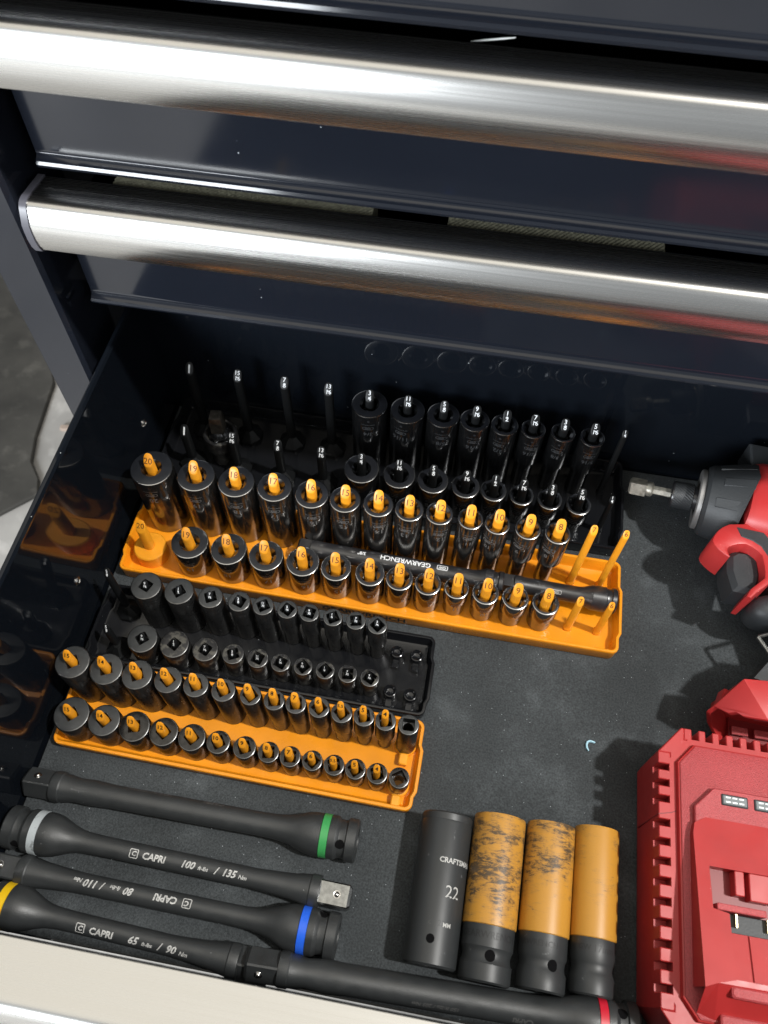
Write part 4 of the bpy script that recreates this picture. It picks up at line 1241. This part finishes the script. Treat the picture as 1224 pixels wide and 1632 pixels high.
# trigger guard: a hooked loop of red shell, swept along its centre line
def sweep(mb, path, z0, z1, c=1.8):
    rings = []
    for i, (x, y, w) in enumerate(path):
        a, b = path[max(i - 1, 0)], path[min(i + 1, len(path) - 1)]
        t = Vector((b[0] - a[0], b[1] - a[1])).normalized()
        nx_, ny_ = -t.y, t.x
        k = min(c, w * 0.6)
        sec = [(-w, z0), (-w, z1 - k), (-w + k * .3, z1 - k * .3), (-w + k, z1), (w - k, z1), (w - k * .3, z1 - k * .3), (w, z1 - k), (w, z0)]
        rings.append([(x + nx_ * u, y + ny_ * u, z) for u, z in sec])
    return mb.loft(rings)
def edge_loop(mb, pairs, z0, z1, c=1.3):
    rings = []
    for (ax_, ay_), (bx_, by_) in pairs:
        a, b = Vector((ax_, ay_)), Vector((bx_, by_))
        d = b - a
        k = min(c / max(d.length, 0.1), 0.35)
        at_ = lambda t, z: (a.x + d.x * t, a.y + d.y * t, z)
        rings.append([at_(0, z0), at_(0, z1 - c), at_(k * .3, z1 - c * .3), at_(k, z1), at_(1 - k, z1), at_(1 - k * .3, z1 - c * .3), at_(1, z1 - c), at_(1, z0)])
    return mb.loft(rings)
g = MB()
edge_loop(g, [((185.4, 279.6), (186.2, 280.4)), ((182.4, 281.4), (185.6, 281.8)), ((178.6, 284.6), (184.9, 283.6)), ((176.0, 287.6), (184.9, 285.6)), ((175.2, 290.6), (186.0, 287.4)), ((176.4, 294.4), (188.8, 289.0)), ((179.0, 298.6), (192.0, 290.4)), ((182.4, 302.2), (194.6, 291.0)), ((187.0, 305.2), (197.2, 291.2)),
              ((198.0, 307.4), (200.5, 289.8)), ((210, 306.5), (204.5, 287.0)), ((216.0, 299), (206.8, 284.2)), ((215.0, 288), (207.6, 277.2)), ((214.2, 276), (207.6, 272)), ((211.5, 266), (207.0, 268)), ((206, 260.5), (201.5, 262.4)),
              ((201.6, 256.4), (197.4, 258.2)), ((197.6, 252.0), (194.4, 252.6))], 34, 60)
edge_loop(g, [((196, 300), (199, 318)), ((210, 296), (212, 318)), ((230, 292), (232, 318))], 24, 59.4)
dp('trigger_guard', g, 'red', angle=40)
plate('grip_inlay', [(191.4, 303.4), (209.0, 302.0), (213.4, 296.0), (213.0, 284), (210.2, 284.5), (206.5, 291.0), (201.0, 294.4), (194.0, 296.4)], 58.5, 60.5, 'rubber', 0.5)
# trigger and handle
plate('trigger', [(188.8, 287.4), (194, 291.6), (204, 292.6), (209.4, 288), (210, 274), (206, 260), (191, 261.5), (188.0, 275)], 30, 51, 'rubber', 3.2)
dp('trigger_body', MB().loft([[(217.5 + k * 14.5 * math.cos(2 * math.pi * i / 28) * 1.0 + 2.0 * k * math.sin(2 * math.pi * i / 28), 256.0 + k * 10.5 * math.sin(2 * math.pi * i / 28), z) for i in range(28)] for z, k in ((22, .7), (26, .92), (34, 1.0), (42, .93), (46, .78), (48.5, .5), (49.4, .2))]), 'rubber', angle=60)
def hring(t, s, hw, hz):
    c0 = Vector((228, 300, 33)) + TH * t + AXH * s
    return [c0 + AXH * (hw * math.cos(2 * math.pi * i / 28)) + Vector((0, 0, hz * math.sin(2 * math.pi * i / 28))) for i in range(28)]
dp('grip', MB().loft([hring(-14, 6, 24, 25), hring(10, 8, 22, 22), hring(40, 20, 20, 20), hring(76, 36, 19, 20), hring(100, 44, 21, 22), hring(114, 46, 26, 25)]), 'rubber', angle=50)
# battery foot: a faceted shell, open underneath
# outline of the foot, its open underside facing the viewer
fA, fA2, fS, fL, fM, fB = (189.4, 196.8, 60.0), (190.0, 200.0, 5.0), (176.9, 182.9, 44.0), (174.3, 181.1, 38.0), (178.7, 179.1, 26.0), (193.3, 171.4, 6.0)
fC1, fC2, fC3, fG = (183.8, 178.3, 48.0), (186.5, 178.4, 52.0), (189.8, 175.9, 54.0), (201.5, 173.8, 60.0)
fH, fI, fJ, fK, fB2 = (270, 173.8, 60), (270, 203, 60), (270, 203, 5), (270, 168, 4), (206, 168.5, 4)
rim = [fS, fC1, fC2, fC3, fG, fH, fK, fB2, fB, fM, fL]
cen = Vector((226, 174, 30))
in1 = [Vector(p) + (cen - Vector(p)) * 0.055 + Vector((0, -0.5, 0)) for p in rim]
in2 = [Vector(p) + (cen - Vector(p)) * 0.16 + Vector((0, 15, 0)) for p in rim]
V_ = [fA, fA2, fI, fJ] + rim + [tuple(p) for p in in1] + [tuple(p) for p in in2]
nr = len(rim)
o1, o2, o3 = 4, 4 + nr, 4 + 2 * nr
F_ = [(0, o1 + 4, o1 + 3, o1 + 2, o1 + 1, o1), (0, 2, o1 + 5, o1 + 4), (0, o1, o1 + 10), (0, o1 + 10, o1 + 9), (0, o1 + 9, 1), (o1 + 9, o1 + 8, 1), (0, 1, 3, 2), (1, o1 + 8, o1 + 7, o1 + 6, 3), (2, 3, o1 + 6, o1 + 5)]
for q in range(nr):
    w = (q + 1) % nr
    F_.append((o1 + q, o1 + w, o2 + w, o2 + q))
    F_.append((o2 + q, o2 + w, o3 + w, o3 + q))
F_.append(tuple(range(o3, o3 + nr)))
me = bpy.data.meshes.new('battery_foot')
me.from_pydata([tuple((Vector(p) - DO) * MM) for p in V_], [], F_)
bm = bmesh.new()
bm.from_mesh(me)
bmesh.ops.recalc_face_normals(bm, faces=bm.faces)
bmesh.ops.bevel(bm, geom=[e for e in bm.edges], offset=0.00035, segments=2, affect='EDGES', profile=0.5)
bm.to_mesh(me)
bm.free()
foot = link_mesh('battery_foot', me, 'red', dd, None, True, 30)
MB().box(202 - 215, 266 - 215, 189 - 300, 190.5 - 300, 9, 50).build('foot_plate', 'deep_red', foot, smooth=False)
dp('foot_rail', MB().box(196, 262, 173.5, 189, 13, 16.0, .5), 'deep_red', foot)
dp('foot_rail', MB().box(200, 262, 178.5, 190, 43, 45.5, .5), 'deep_red', foot)
dp('foot_contact', MB().box(196, 206, 176, 181, 19, 21, .3), 'red_grain', foot)
dp('foot_contact', MB().box(210, 222, 176, 181, 19, 21, .3), 'red_grain', foot)
dp('foot_cover', MB().loft([[(x, y, z) for x, y in ((197, 200), (214, 197), (268, 199), (268, 226), (226, 226), (208, 214))] for z in (10, 56)]), 'rubber')
g = MB()
g.lathe([(1.5, 0), (1.5, 14)], 10, axis_matrix((208.6, 235.5, 40), (216, 224, 40)))
g.lathe([(1.5, 0), (1.5, 22)], 10, axis_matrix((208.6, 235.5, 40), (226, 242, 44)))
dp('belt_hook', g, 'bright_steel')

# the square-drive bit in its collet
ba = empty('drive_adapter', tuple(DC - AX * 34))
tag(ba, 'worn steel hex to square drive adapter held in the impact driver', 'adapter bit')
bm4 = Matrix.Translation(-(DC - AX * 34)) @ am
MB().lathe([(3.3, -33), (3.3, -19.5)], 6, bm4).build('hex_shank', 'grime_steel', ba, smooth=False)
MB().lathe([(3.2, -38.5), (4.6, -37.6), (5.3, -36), (5.3, -33.6), (4.2, -32.6), (3.2, -32.4)], 28, bm4).build('shoulder', 'grime_steel', ba)
MB().lathe([(4.6, -49.5), (6.2, -48.2), (6.4, -46.5), (6.4, -37.5)], 4, bm4, rot=R(20)).build('drive_square', 'grime_steel', ba, smooth=False)
